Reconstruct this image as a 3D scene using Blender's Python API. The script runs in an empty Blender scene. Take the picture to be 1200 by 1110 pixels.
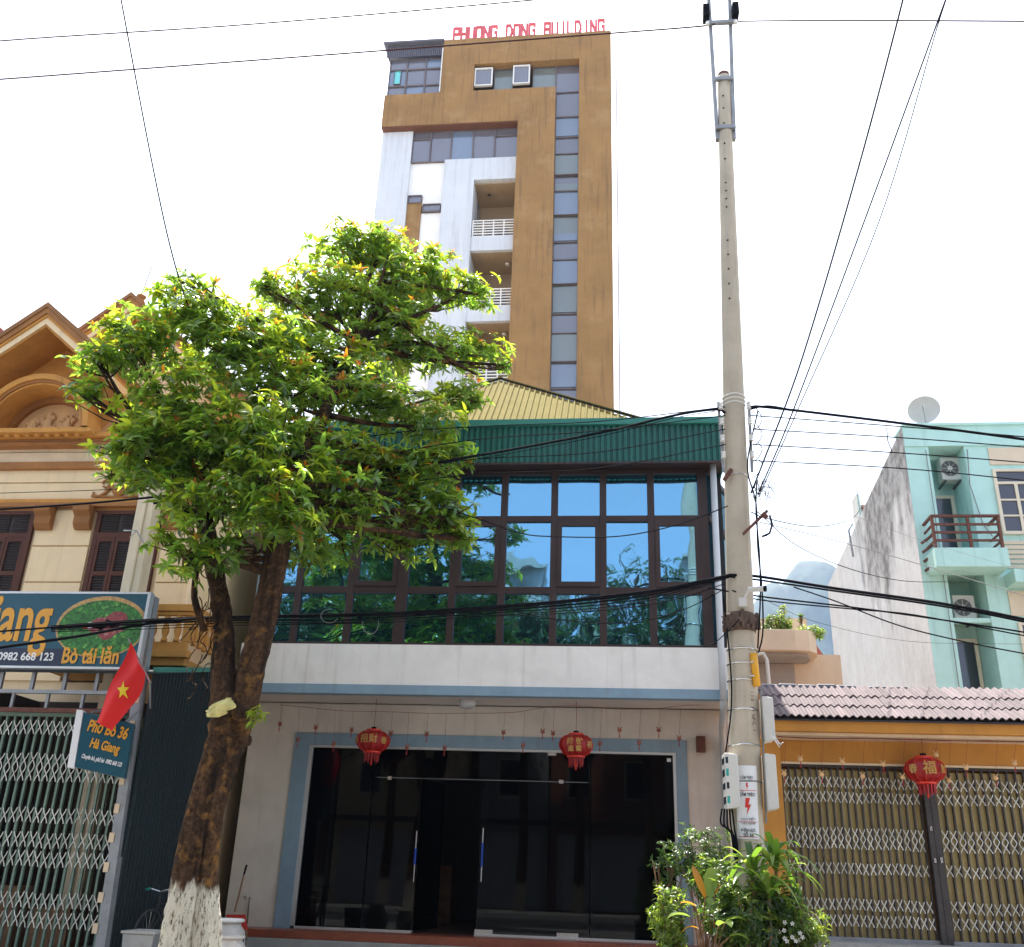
import bpy, math, random
import numpy as np
from mathutils import Vector, Matrix
random.seed(7)
R = math.radians
scene = bpy.context.scene
# ---------------------------------------------------------------- camera
EZ = 1.35
TH, RO, YA, F = R(22.65), R(2.055), R(-6.59), 1129.0
_f = Vector((math.sin(YA)*math.cos(TH), math.cos(YA)*math.cos(TH), math.sin(TH)))
_r0 = Vector((math.cos(YA), -math.sin(YA), 0)); _u0 = _r0.cross(_f)
_r = math.cos(RO)*_r0 + math.sin(RO)*_u0
_u = -math.sin(RO)*_r0 + math.cos(RO)*_u0
cam_data = bpy.data.cameras.new('camera'); cam = bpy.data.objects.new('camera', cam_data)
scene.collection.objects.link(cam); scene.camera = cam
cam.matrix_world = Matrix(((_r.x, _u.x, -_f.x, 0), (_r.y, _u.y, -_f.y, 0), (_r.z, _u.z, -_f.z, EZ), (0, 0, 0, 1)))
cam_data.sensor_fit = 'HORIZONTAL'; cam_data.sensor_width = 36.0; cam_data.lens = 36.0*F/1200.0
cam_data.clip_start = 0.1; cam_data.clip_end = 12000
# ---------------------------------------------------------------- sky and sun
SUN_EL, SUN_AZ = R(66), R(-14)          # azimuth from +Y towards +X
world = bpy.data.worlds.new('World'); scene.world = world; world.use_nodes = True
wn = world.node_tree; bg = wn.nodes['Background']
sky = wn.nodes.new('ShaderNodeTexSky'); sky.sky_type = 'NISHITA'; sky.sun_disc = False
sky.sun_elevation = SUN_EL; sky.sun_rotation = SUN_AZ
sky.air_density = 1.0; sky.dust_density = 2.2; sky.ozone_density = 1.4
shs = wn.nodes.new('ShaderNodeHueSaturation'); shs.inputs['Saturation'].default_value = .40   # hazy, whitish tropical sky
wn.links.new(sky.outputs[0], shs.inputs['Color']); wn.links.new(shs.outputs[0], bg.inputs[0]); bg.inputs[1].default_value = 0.15
sd = Vector((math.sin(SUN_AZ)*math.cos(SUN_EL), math.cos(SUN_AZ)*math.cos(SUN_EL), math.sin(SUN_EL)))
sl = bpy.data.lights.new('sun', 'SUN'); sl.energy = 4.8; sl.angle = R(0.6); sl.color = (1.0, 0.95, 0.87)
so = bpy.data.objects.new('sun', sl); scene.collection.objects.link(so)
so.rotation_euler = sd.to_track_quat('Z', 'Y').to_euler()
vs = scene.view_settings
vs.view_transform = 'Standard'; vs.look = 'None'; vs.gamma = 1.0; vs.use_curve_mapping = False
vs.exposure = 1.55
scene.cycles.max_bounces = 8; scene.cycles.transparent_max_bounces = 12
HAZE = 0.00019
# ---------------------------------------------------------------- geometry helpers
def ray(px, py): return _f*F + _r*(px-600) + _u*(555-py)
def at(px, py, Y):
    d = ray(px, py); p = d*(Y/d.y); return Vector((p.x, p.y, p.z+EZ))
def atX(px, py, X):
    d = ray(px, py); p = d*(X/d.x); return Vector((p.x, p.y, p.z+EZ))
COL = scene.collection
ORG = {}
class MB:
    def __init__(s): s.v = []; s.f = []
    def add(s, vs, fs):
        n = len(s.v); s.v += [tuple(v) for v in vs]; s.f += [tuple(i+n for i in f) for f in fs]; return s
    def hexa(s, p):
        return s.add(p, [(0,3,2,1),(4,5,6,7),(0,1,5,4),(1,2,6,5),(2,3,7,6),(3,0,4,7)])
    def box(s, x0, x1, y0, y1, z0, z1):
        return s.hexa([(x0,y0,z0),(x1,y0,z0),(x1,y1,z0),(x0,y1,z0),(x0,y0,z1),(x1,y0,z1),(x1,y1,z1),(x0,y1,z1)])
    def bar(s, a, b, w, h, up=(0,0,1)):
        a = Vector(a); b = Vector(b); d = (b-a).normalized(); upv = Vector(up)
        if abs(d.dot(upv)) > .98: upv = Vector((0,1,0))
        sx = d.cross(upv).normalized()*w/2; sz = sx.cross(d).normalized()*h/2
        return s.hexa([a-sx-sz, a+sx-sz, b+sx-sz, b-sx-sz, a-sx+sz, a+sx+sz, b+sx+sz, b-sx+sz])
    def prism(s, pts, off):
        off = Vector(off); n = len(pts); p = [Vector(q) for q in pts]
        s.add(p + [q+off for q in p], [tuple(range(n-1,-1,-1)), tuple(range(n, 2*n))] + [(i,(i+1)%n,(i+1)%n+n,i+n) for i in range(n)])
        return s
    def tube(s, pts, rad, n=6, cap=True, rfun=None):
        pts = [Vector(p) for p in pts]; m = len(pts)
        if not hasattr(rad, '__len__'): rad = [rad]*m
        t0 = (pts[1]-pts[0]).normalized(); ref = Vector((0,0,1)) if abs(t0.z) < .9 else Vector((0,-1,0))
        vs = []
        u = t0.cross(ref).normalized()
        for i, p in enumerate(pts):
            t = (pts[min(i+1,m-1)]-pts[max(i-1,0)]).normalized()
            u = (u - t*u.dot(t)).normalized(); w = t.cross(u)
            for k in range(n):
                a = 2*math.pi*k/n; rr = rad[i]*(rfun(i, a, p) if rfun else 1)
                vs.append(p + (u*math.cos(a)+w*math.sin(a))*rr)
        fs = [(i*n+k, i*n+(k+1)%n, (i+1)*n+(k+1)%n, (i+1)*n+k) for i in range(m-1) for k in range(n)]
        if cap: fs += [tuple(range(n-1,-1,-1)), tuple(range((m-1)*n, m*n))]
        return s.add(vs, fs)
    def lathe(s, c, prof, n=16, sx=1, sy=1, ribs=0, rd=0.0, phase=0):
        c = Vector(c); vs = []
        for (r, z) in prof:
            for k in range(n):
                a = 2*math.pi*k/n + phase; q = r*(1-rd*abs(math.cos(a*ribs/2))) if ribs else r
                vs.append((c.x+q*math.cos(a)*sx, c.y+q*math.sin(a)*sy, c.z+z))
        m = len(prof)
        fs = [(i*n+k, i*n+(k+1)%n, (i+1)*n+(k+1)%n, (i+1)*n+k) for i in range(m-1) for k in range(n)]
        fs += [tuple(range(n-1,-1,-1)), tuple(range((m-1)*n, m*n))]
        return s.add(vs, fs)
    def corr(s, p00, p10, p01, p11, n, amp, trap=True, thick=0.0):
        """ribbed sheet between two edges p00-p10 (bottom) and p01-p11 (top)"""
        p00, p10, p01, p11 = map(Vector, (p00, p10, p01, p11))
        nm = (p10-p00).cross(p01-p00).normalized(); ts = []
        for i in range(n):
            if trap: ts += [((i+0)/n, 0), ((i+.55)/n, 0), ((i+.65)/n, 1), ((i+.9)/n, 1)]
            else: ts += [((i+j/6)/n, .5-.5*math.cos(2*math.pi*j/6)) for j in range(6)]
        ts.append((1, 0)); vs = []
        for t, h in ts:
            vs += [p00.lerp(p10, t)+nm*h*amp, p01.lerp(p11, t)+nm*h*amp]
        s.add(vs, [(2*i, 2*i+2, 2*i+3, 2*i+1) for i in range(len(ts)-1)])
        if thick:
            s.add([v-nm*thick for v in vs], [(2*i+1, 2*i+3, 2*i+2, 2*i) for i in range(len(ts)-1)])
        return s
    def build(s, name, mat, parent=None, smooth=False, label=None, cat=None, group=None, kind=None, loc=None, bevel=0):
        o3 = Vector(ORG[parent.name]) if parent else Vector(loc or (0,0,0))
        me = bpy.data.meshes.new(name)
        me.from_pydata([(a-o3.x, b-o3.y, c-o3.z) for a,b,c in s.v], [], s.f); me.materials.append(mat)
        if smooth: me.polygons.foreach_set('use_smooth', [True]*len(me.polygons))
        me.update()
        o = bpy.data.objects.new(name, me); COL.objects.link(o)
        if parent: o.parent = parent
        else: o.location = o3
        ORG[o.name] = o3
        tag(o, label, cat, group, kind)
        if bevel:
            b = o.modifiers.new('bevel', 'BEVEL'); b.width = bevel; b.segments = 2; b.limit_method = 'ANGLE'
        return o
def tag(o, label=None, cat=None, group=None, kind=None):
    if label: o['label'] = label
    if cat: o['category'] = cat
    if group: o['group'] = group
    if kind: o['kind'] = kind
    return o
def thing(name, label, cat, loc, group=None):
    o = bpy.data.objects.new(name, None); COL.objects.link(o); o.location = loc
    o.empty_display_size = .2; ORG[o.name] = Vector(loc)
    return tag(o, label, cat, group)
def inst(src, parent, delta=(0,0,0)):
    c = src.copy(); COL.objects.link(c); c.parent = parent; c.location = Vector(src.location)+Vector(delta)
    ORG[c.name] = ORG[src.name]; return c
def copy_tree(o, parent=None):
    c = o.copy(); COL.objects.link(c)
    if parent: c.parent = parent
    ORG[c.name] = ORG[o.name]
    for ch in list(o.children): copy_tree(ch, c)
    return c
def Bx(x0,x1,y0,y1,z0,z1): return MB().box(x0,x1,y0,y1,z0,z1)
def text(body, size, mat, parent, loc, rot=(R(90),0,0), name='lettering', depth=.006, sx=1.0, bold=0.0, align='LEFT', label=None, shear=0):
    cu = bpy.data.curves.new(name, 'FONT'); cu.body = body; cu.size = size; cu.extrude = depth/2; cu.offset = bold
    cu.align_x = align; cu.shear = shear; cu.resolution_u = 4
    t = bpy.data.objects.new(name, cu); COL.objects.link(t)
    bpy.context.view_layer.update()
    me = bpy.data.meshes.new_from_object(t.evaluated_get(bpy.context.evaluated_depsgraph_get()))
    bpy.data.objects.remove(t); me.materials.clear(); me.materials.append(mat); me.name = name
    o = bpy.data.objects.new(name, me); COL.objects.link(o); o.parent = parent
    o.location = Vector(loc)-ORG[parent.name]; o.rotation_euler = rot; o.scale = (sx, 1, 1)
    ORG[o.name] = ORG[parent.name]
    if label: o['label'] = label
    return o
# ---------------------------------------------------------------- materials
def pm(name, col, rough=.75, metal=0.0, var=.14, scale=2.0, bump=.1, bscale=30, streak=None, samt=.5, sthr=.55,
       spec=.5, spot=None, spamt=.5, spscale=6, rnd=.0, alpha=1, coat=0):
    m = bpy.data.materials.new(name); m.use_nodes = True; nt = m.node_tree; N = nt.nodes; L = nt.links
    b = N['Principled BSDF']; b.inputs['Roughness'].default_value = rough; b.inputs['Metallic'].default_value = metal
    b.inputs['Specular IOR Level'].default_value = spec; b.inputs['Coat Weight'].default_value = coat
    geo = N.new('ShaderNodeNewGeometry')
    n1 = N.new('ShaderNodeTexNoise'); n1.inputs['Scale'].default_value = scale; n1.inputs['Detail'].default_value = 6
    n1.inputs['Roughness'].default_value = .65; L.new(geo.outputs['Position'], n1.inputs['Vector'])
    mr = N.new('ShaderNodeMapRange'); mr.inputs[1].default_value = .3; mr.inputs[2].default_value = .7
    mr.inputs[3].default_value = 1-var; mr.inputs[4].default_value = 1+var; L.new(n1.outputs[0], mr.inputs[0])
    hs = N.new('ShaderNodeHueSaturation'); hs.inputs['Color'].default_value = (*col, 1)
    if rnd:
        oi = N.new('ShaderNodeObjectInfo'); m2 = N.new('ShaderNodeMapRange')
        m2.inputs[3].default_value = 1-rnd; m2.inputs[4].default_value = 1+rnd; L.new(oi.outputs['Random'], m2.inputs[0])
        mu = N.new('ShaderNodeMath'); mu.operation = 'MULTIPLY'; L.new(mr.outputs[0], mu.inputs[0]); L.new(m2.outputs[0], mu.inputs[1])
        L.new(mu.outputs[0], hs.inputs['Value'])
    else: L.new(mr.outputs[0], hs.inputs['Value'])
    out = hs.outputs[0]
    def layer(vec_scale, sc, thr, amt, c2, out):
        mp = N.new('ShaderNodeMapping'); mp.inputs['Scale'].default_value = vec_scale; L.new(geo.outputs['Position'], mp.inputs[0])
        nn = N.new('ShaderNodeTexNoise'); nn.inputs['Scale'].default_value = sc; nn.inputs['Detail'].default_value = 5
        nn.inputs['Roughness'].default_value = .6; L.new(mp.outputs[0], nn.inputs['Vector'])
        r2 = N.new('ShaderNodeMapRange'); r2.inputs[1].default_value = thr; r2.inputs[2].default_value = thr+.18
        r2.inputs[4].default_value = amt; L.new(nn.outputs[0], r2.inputs[0])
        mx = N.new('ShaderNodeMix'); mx.data_type = 'RGBA'; L.new(r2.outputs[0], mx.inputs[0]); L.new(out, mx.inputs[6])
        mx.inputs[7].default_value = (*c2, 1); return mx.outputs[2]
    if streak: out = layer((7, 7, .35), 1.0, sthr, samt, streak, out)
    if spot: out = layer((1, 1, 1), spscale, .55, spamt, spot, out)
    L.new(out, b.inputs['Base Color'])
    if bump:
        n2 = N.new('ShaderNodeTexNoise'); n2.inputs['Scale'].default_value = bscale; n2.inputs['Detail'].default_value = 5
        L.new(geo.outputs['Position'], n2.inputs['Vector'])
        bp = N.new('ShaderNodeBump'); bp.inputs['Strength'].default_value = bump; bp.inputs['Distance'].default_value = .02
        L.new(n2.outputs[0], bp.inputs['Height']); L.new(bp.outputs[0], b.inputs['Normal'])
    return m
def mirror_glass(name, base, tint, refl, rough=.015, wob=.015):
    """coated window glass: dark body, tinted reflection, slightly wavy"""
    m = bpy.data.materials.new(name); m.use_nodes = True; nt = m.node_tree; N = nt.nodes; L = nt.links
    b = N['Principled BSDF']; b.inputs['Base Color'].default_value = (*base, 1); b.inputs['Roughness'].default_value = .15
    g = N.new('ShaderNodeBsdfGlossy'); g.inputs['Color'].default_value = (*tint, 1); g.inputs['Roughness'].default_value = rough
    lw = N.new('ShaderNodeFresnel'); lw.inputs[0].default_value = 1.5
    mr = N.new('ShaderNodeMapRange'); mr.inputs[1].default_value = .04; mr.inputs[2].default_value = 1; mr.inputs[3].default_value = refl; mr.inputs[4].default_value = 1
    L.new(lw.outputs[0], mr.inputs[0])
    mx = N.new('ShaderNodeMixShader'); L.new(mr.outputs[0], mx.inputs[0]); L.new(b.outputs[0], mx.inputs[1]); L.new(g.outputs[0], mx.inputs[2])
    L.new(mx.outputs[0], N['Material Output'].inputs[0])
    geo = N.new('ShaderNodeNewGeometry'); n2 = N.new('ShaderNodeTexNoise'); n2.inputs['Scale'].default_value = 1.3; n2.inputs['Detail'].default_value = 1
    L.new(geo.outputs['Position'], n2.inputs['Vector']); bp = N.new('ShaderNodeBump'); bp.inputs['Strength'].default_value = 1; bp.inputs['Distance'].default_value = wob
    L.new(n2.outputs[0], bp.inputs['Height']); L.new(bp.outputs[0], g.inputs['Normal'])
    return m
def clear_glass(name, trans, refl=.06, tint=(.9,.95,1)):
    m = bpy.data.materials.new(name); m.use_nodes = True; nt = m.node_tree; N = nt.nodes; L = nt.links
    t = N.new('ShaderNodeBsdfTransparent'); t.inputs[0].default_value = (*trans, 1)
    g = N.new('ShaderNodeBsdfGlossy'); g.inputs['Color'].default_value = (*tint, 1); g.inputs['Roughness'].default_value = .01
    lw = N.new('ShaderNodeFresnel'); lw.inputs[0].default_value = 1.5
    mr = N.new('ShaderNodeMapRange'); mr.inputs[1].default_value = .04; mr.inputs[2].default_value = 1; mr.inputs[3].default_value = refl; mr.inputs[4].default_value = 1
    L.new(lw.outputs[0], mr.inputs[0])
    mx = N.new('ShaderNodeMixShader'); L.new(mr.outputs[0], mx.inputs[0]); L.new(t.outputs[0], mx.inputs[1]); L.new(g.outputs[0], mx.inputs[2])
    L.new(mx.outputs[0], N['Material Output'].inputs[0]); return m
M = {}
M['asphalt'] = pm('asphalt', (.07,.07,.072), .9, bump=.4, bscale=60, spot=(.11,.105,.1), spamt=.5, spscale=1.5)
M['paving'] = pm('paving', (.34,.32,.29), .85, bump=.3, bscale=25, spot=(.2,.18,.16), spamt=.4, spscale=2)
M['grout'] = pm('grout', (.12,.11,.1), .9)
M['cement'] = pm('cement', (.34,.33,.31), .85, bump=.3, spot=(.2,.19,.17), spamt=.5, spscale=3)
M['red_tile'] = pm('red_tile', (.28,.07,.035), .35, bump=.05, var=.25, spot=(.12,.05,.03), spamt=.5, spscale=4)
M['white_wall'] = pm('white_wall', (.66,.60,.53), .8, var=.09, streak=(.40,.35,.29), samt=.4, sthr=.56, spot=(.52,.46,.39), spamt=.5, spscale=1.5, bump=.08)
M['band_wall'] = pm('band_wall', (.82,.775,.73), .75, var=.07, streak=(.50,.44,.38), samt=.45, sthr=.55, spot=(.68,.62,.56), spamt=.5, spscale=1.7, bump=.08)
M['blue_trim'] = pm('blue_trim', (.22,.32,.40), .6, var=.12, streak=(.18,.2,.2), samt=.4)
M['soffit'] = pm('soffit', (.62,.55,.5), .8, var=.06, spot=(.45,.38,.3), spamt=.3, spscale=1)
M['brown_frame'] = pm('brown_frame', (.042,.023,.02), .45, var=.25, bump=.03, spec=.35)
M['reflect_glass'] = mirror_glass('reflect_glass', (.004,.026,.03), (.27,.65,.98), .52, wob=.011)
M['green_sheet'] = pm('green_sheet', (.010,.10,.082), .5, var=.2, streak=(.02,.07,.06), samt=.6, bump=.04, spec=.4, spot=(.07,.15,.13), spamt=.3, spscale=14)
M['green_cap'] = pm('green_cap', (.03,.19,.15), .5, var=.15, bump=.04, spec=.4)
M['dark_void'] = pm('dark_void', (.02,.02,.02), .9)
M['yellow_roof'] = pm('yellow_roof', (.22,.18,.06), .9, var=.12, bump=.04, streak=(.14,.11,.04), samt=.35, spec=.05)
M['shop_glass'] = clear_glass('shop_glass', (.30,.30,.30), .014)
M['alu'] = pm('alu', (.62,.62,.62), .35, .6, var=.08, bump=0)
M['steel'] = pm('steel', (.5,.5,.5), .25, .9, var=.05, bump=0)
M['galv'] = pm('galv', (.30,.31,.32), .5, .5, var=.2, bump=.05, spot=(.2,.15,.11), spamt=.4, spscale=9)
M['pvc'] = pm('pvc', (.55,.56,.57), .5, var=.1, streak=(.3,.28,.25), samt=.4)
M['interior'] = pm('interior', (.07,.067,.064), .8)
M['floor_in'] = pm('floor_in', (.10,.06,.045), .3)
M['ochre_tower'] = pm('ochre_tower', (.30,.168,.062), .85, var=.16, scale=.7, streak=(.15,.09,.045), samt=.7, sthr=.52, bump=.1, bscale=4, spot=(.42,.27,.13), spamt=.5, spscale=.9)
M['ochre_dark'] = pm('ochre_dark', (.13,.05,.025), .8)
M['tower_white'] = pm('tower_white', (.62,.65,.70), .8, var=.06, scale=.6, streak=(.42,.44,.47), samt=.5, sthr=.5, bump=.1, bscale=3)
M['tower_white2'] = pm('tower_white2', (.84,.83,.81), .8, var=.03, bump=.03)
M['tower_cream'] = pm('tower_cream', (.40,.29,.18), .85, var=.08)
M['tower_frame'] = pm('tower_frame', (.14,.115,.12), .5, var=.1, bump=0)
M['tower_glass'] = mirror_glass('tower_glass', (.14,.14,.17), (.8,.84,.95), .12)
M['tower_glass_blue'] = mirror_glass('tower_glass_blue', (.15,.20,.28), (.8,.86,1), .12)
M['tower_glass_green'] = mirror_glass('tower_glass_green', (.16,.19,.19), (.8,.86,.9), .10)
M['film'] = mirror_glass('film', (.13,.62,.60), (.8,.9,1), .1)
M['white_paint'] = pm('white_paint', (.78,.77,.74), .5, var=.06, bump=.02)
M['sign_red'] = pm('sign_red', (.62,.10,.12), .5, var=.15, bump=0)
M['roof_grey'] = pm('roof_grey', (.12,.12,.15), .6)
M['villa_wall'] = pm('villa_wall', (.80,.62,.38), .8, var=.06, streak=(.4,.29,.17), samt=.3, bump=.12)
M['villa_ochre'] = pm('villa_ochre', (.56,.26,.05), .75, var=.15, streak=(.22,.11,.04), samt=.4, bump=.12)
M['villa_soffit'] = pm('villa_soffit', (.44,.20,.035), .75, var=.2, scale=4, bump=.12)
M['villa_brown'] = pm('villa_brown', (.33,.14,.035), .7, var=.2, bump=.1)
M['villa_relief'] = pm('villa_relief', (.66,.40,.18), .8, var=.15, bump=.3, spot=(.3,.18,.09), spamt=.5, spscale=8)
M['cream_pvc'] = pm('cream_pvc', (.74,.62,.44), .5, var=.08, streak=(.35,.26,.17), samt=.5)
M['shutter'] = pm('shutter', (.075,.020,.008), .75, var=.3, bump=.05)
M['shutter_in'] = pm('shutter_in', (.035,.024,.02), .6, var=.2)
M['roof_tile_dark'] = pm('roof_tile_dark', (.27,.12,.04), .8)
M['sign_blue'] = pm('sign_blue', (.006,.075,.115), .35, var=.06, bump=0)
M['sign_navy'] = pm('sign_navy', (.012,.022,.055), .35, var=.06, bump=0)
M['sign_gold'] = pm('sign_gold', (.72,.34,.03), .4, var=.03, bump=0)
M['sign_white'] = pm('sign_white', (.8,.8,.8), .4, var=.03, bump=0)
M['bowl_rim'] = pm('bowl_rim', (.50,.30,.11), .4, var=.5, scale=20, bump=0)
M['herbs'] = pm('herbs', (.025,.15,.02), .4, var=.9, scale=20, bump=0, spot=(.25,.60,.10), spamt=1, spscale=13)
M['beef'] = pm('beef', (.26,.045,.05), .4, var=.5, scale=14, bump=0, spot=(.5,.30,.26), spamt=1, spscale=12)
M['flag_red'] = pm('flag_red', (.70,.008,.005), .65, var=.05, bump=0)
M['flag_star'] = pm('flag_star', (.85,.62,.02), .6, var=.03, bump=0)
M['gate_green'] = pm('gate_green', (.13,.20,.15), .5, var=.2, bump=.03, spot=(.22,.2,.14), spamt=.35, spscale=12)
M['gate_cross'] = pm('gate_cross', (.56,.55,.49), .45, .2, var=.25, bump=0, rnd=.15)
M['gate_brown'] = pm('gate_brown', (.045,.036,.034), .5, var=.25, bump=.03, spot=(.12,.08,.05), spamt=.4, spscale=14)
M['gate_slat'] = pm('gate_slat', (.33,.245,.09), .55, var=.15, bump=.03, rnd=.12, streak=(.10,.08,.04), samt=.5)
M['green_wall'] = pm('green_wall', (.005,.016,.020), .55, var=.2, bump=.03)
M['orange_wall'] = pm('orange_wall', (.50,.215,.03), .75, var=.12, streak=(.28,.12,.03), samt=.45, bump=.1)
M['pink_white'] = pm('pink_white', (.70,.54,.36), .75)
M['clay_tile'] = pm('clay_tile', (.135,.10,.105), .8, var=.15, bump=.1, rnd=.28, spot=(.10,.07,.07), spamt=.45, spscale=9)
M['clay_dark'] = pm('clay_dark', (.035,.028,.03), .6, var=.2)
M['ridge_tile'] = pm('ridge_tile', (.09,.085,.10), .45, var=.2, rnd=.2)
M['teal'] = pm('teal', (.46,.72,.67), .8, var=.07, streak=(.13,.30,.26), samt=.35, sthr=.56, bump=.08)
M['teal_in'] = pm('teal_in', (.42,.67,.62), .8, var=.07, streak=(.13,.30,.26), samt=.3, bump=.08)
M['cream_panel'] = pm('cream_panel', (.66,.56,.42), .8, var=.08)
M['old_wall'] = pm('old_wall', (.46,.45,.47), .9, var=.10, streak=(.33,.32,.32), samt=.5, sthr=.48, bump=.25, bscale=10)
M['mould'] = pm('mould', (.17,.16,.16), .9, var=.35, scale=3, bump=.3, streak=(.36,.35,.35), samt=.9, sthr=.5)
M['win_cream'] = pm('win_cream', (.68,.62,.48), .55, var=.06, bump=0)
M['dark_glass'] = mirror_glass('dark_glass', (.03,.03,.04), (.7,.75,.85), .05)
M['rust'] = pm('rust', (.13,.045,.028), .75, var=.4, scale=12, bump=.2)
M['ac_white'] = pm('ac_white', (.60,.60,.56), .5, var=.06, streak=(.35,.30,.24), samt=.4)
M['ac_dark'] = pm('ac_dark', (.10,.10,.10), .6)
M['dish'] = pm('dish', (.50,.48,.44), .5, var=.1, spot=(.36,.32,.28), spamt=.4, spscale=8)
M['peach'] = pm('peach', (.66,.53,.38), .8, var=.07, streak=(.45,.3,.18), samt=.3, bump=.08)
M['peach_grey'] = pm('peach_grey', (.34,.31,.29), .8)
M['concrete_pole'] = pm('concrete_pole', (.50,.425,.32), .9, var=.14, bump=.35, bscale=45, streak=(.27,.24,.20), samt=.5, spot=(.5,.47,.4), spamt=.35, spscale=5)
M['wire'] = pm('wire', (.010,.010,.012), .95, var=.1, bump=0, spec=.05)
M['wire_red'] = pm('wire_red', (.07,.03,.03), .95, var=.1, bump=0, spec=.05)
M['wire_grey'] = pm('wire_grey', (.20,.20,.20), .6, var=.1, bump=0)
M['box_white'] = pm('box_white', (.62,.60,.55), .5, var=.06, streak=(.4,.36,.3), samt=.4)
M['box_grey'] = pm('box_grey', (.30,.30,.29), .5)
M['meter_glass'] = pm('meter_glass', (.03,.04,.05), .15, bump=0)
M['meter_teal'] = pm('meter_teal', (.03,.35,.30), .4, bump=0)
M['yellow_tube'] = pm('yellow_tube', (.75,.36,.01), .4, var=.05, bump=0)
M['insulator'] = pm('insulator', (.75,.74,.70), .2, var=.03, bump=0)
M['print_red'] = pm('print_red', (.65,.03,.02), .5, bump=0, var=.05)
M['print_dark'] = pm('print_dark', (.05,.05,.06), .5, bump=0, var=.05)
M['lantern_red'] = pm('lantern_red', (.32,.006,.006), .45, var=.25, scale=10, bump=.05)
M['lantern_band'] = pm('lantern_band', (.70,.035,.01), .4, var=.1, bump=0)
M['gold'] = pm('gold', (.50,.28,.07), .35, .3, var=.1, bump=0)
M['string_red'] = pm('string_red', (.22,.035,.02), .7, bump=0)
M['blue_plastic'] = pm('blue_plastic', (.01,.06,.42), .3, bump=0)
M['glazed'] = pm('glazed', (.50,.47,.43), .3, var=.15, bump=.05, spot=(.16,.13,.12), spamt=.6, spscale=14)
M['soil'] = pm('soil', (.05,.03,.02), .95)
M['red_plastic'] = pm('red_plastic', (.50,.03,.02), .4, bump=0)
M['wood'] = pm('wood', (.22,.11,.05), .6, var=.3, scale=6)
M['bag'] = pm('bag', (.62,.54,.20), .3, var=.25, scale=10, bump=.2)
M['car_white'] = pm('car_white', (.62,.63,.65), .2, var=.02, bump=0, coat=1)
M['rubber'] = pm('rubber', (.02,.02,.02), .7, bump=0)
M['opp_wall'] = pm('opp_wall', (.42,.41,.40), .8, streak=(.25,.24,.22), samt=.4)
M['opp_dark'] = pm('opp_dark', (.05,.06,.06), .6)
M['brick_red'] = pm('brick_red', (.30,.12,.07), .8)
# ================================================================ ground
def ground_sheet():
    v = []; f = []
    xs = [-3000,-60,60,3000]; ys = [-3000,-60,-1.2,7.4,60,3200]
    MB().add([(x,y,0) for y in ys for x in xs], [(j*4+i, j*4+i+1, j*4+i+5, j*4+i+4) for j in range(5) for i in range(3)]).build('ground', M['cement'], kind='structure', label='flat ground of the town')
ground_sheet()
MB().add([(-120,-1.2,.004),(120,-1.2,.004),(120,8.0,.004),(-120,8.0,.004)], [(0,1,2,3)]).build('road', M['asphalt'], kind='structure', label='asphalt street in front of the shop')
Bx(-120,120,8.2,16.6,-.1,.15).build('sidewalk', M['paving'], kind='structure', label='paved sidewalk along the shopfronts', bevel=.01)
Bx(-120,120,8.0,8.2,-.1,.16).build('kerb', M['cement'], kind='structure', label='concrete kerb between road and sidewalk', bevel=.02)
Bx(-120,120,-5.0,-1.4,-.1,.15).build('far_sidewalk', M['paving'], kind='structure', label='sidewalk on the other side of the street')
Bx(-120,120,-1.4,-1.2,-.1,.16).build('far_kerb', M['cement'], kind='structure', label='kerb on the other side of the street')
# ================================================================ shop building
shop = thing('shop_building', 'two storey shop with dark glass front, blue glass upper floor and green metal fascia', 'building', (-2.2,17.3,.15))
XL, XR = -6.6, 2.1
Bx(XL,-5.70,17.3,17.5,.42,4.12).build('wall', M['white_wall'], shop)
Bx(1.16,XR,17.3,17.5,.42,4.12).build('wall', M['white_wall'], shop)
Bx(-5.70,1.16,17.3,17.5,3.60,4.12).build('wall', M['white_wall'], shop)
Bx(-5.74,-5.46,17.27,17.45,.42,3.60).build('painted_surround', M['blue_trim'], shop, bevel=.004)
Bx(1.00,1.19,17.27,17.45,.42,3.60).build('painted_surround', M['blue_trim'], shop, bevel=.004)
Bx(-5.46,1.00,17.27,17.45,3.39,3.60).build('painted_surround', M['blue_trim'], shop, bevel=.004)
for q in ((-5.46,-5.39,17.29,17.40,.46,3.39),(.95,1.0,17.29,17.40,.46,3.39),(-5.39,.95,17.29,17.40,3.35,3.39),(-5.39,-3.4,17.29,17.40,.42,.46),(-2.35,.95,17.29,17.40,.42,.46)):
    Bx(*q).build('shop_frame', M['alu'], shop, bevel=.003)
# interior
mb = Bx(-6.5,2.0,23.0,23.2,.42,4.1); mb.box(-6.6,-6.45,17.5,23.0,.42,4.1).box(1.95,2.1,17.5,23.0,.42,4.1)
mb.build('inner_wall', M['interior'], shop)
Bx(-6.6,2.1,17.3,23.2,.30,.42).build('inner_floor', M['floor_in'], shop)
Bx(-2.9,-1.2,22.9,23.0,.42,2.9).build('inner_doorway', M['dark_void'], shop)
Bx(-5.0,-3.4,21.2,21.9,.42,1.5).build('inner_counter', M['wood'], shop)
Bx(XL-.1,XR,16.72,17.3,.30,.42).build('step', M['red_tile'], shop, bevel=.008)
Bx(XL-.1,XR,16.60,17.3,.15,.298).build('step', M['cement'], shop, bevel=.01)
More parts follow.
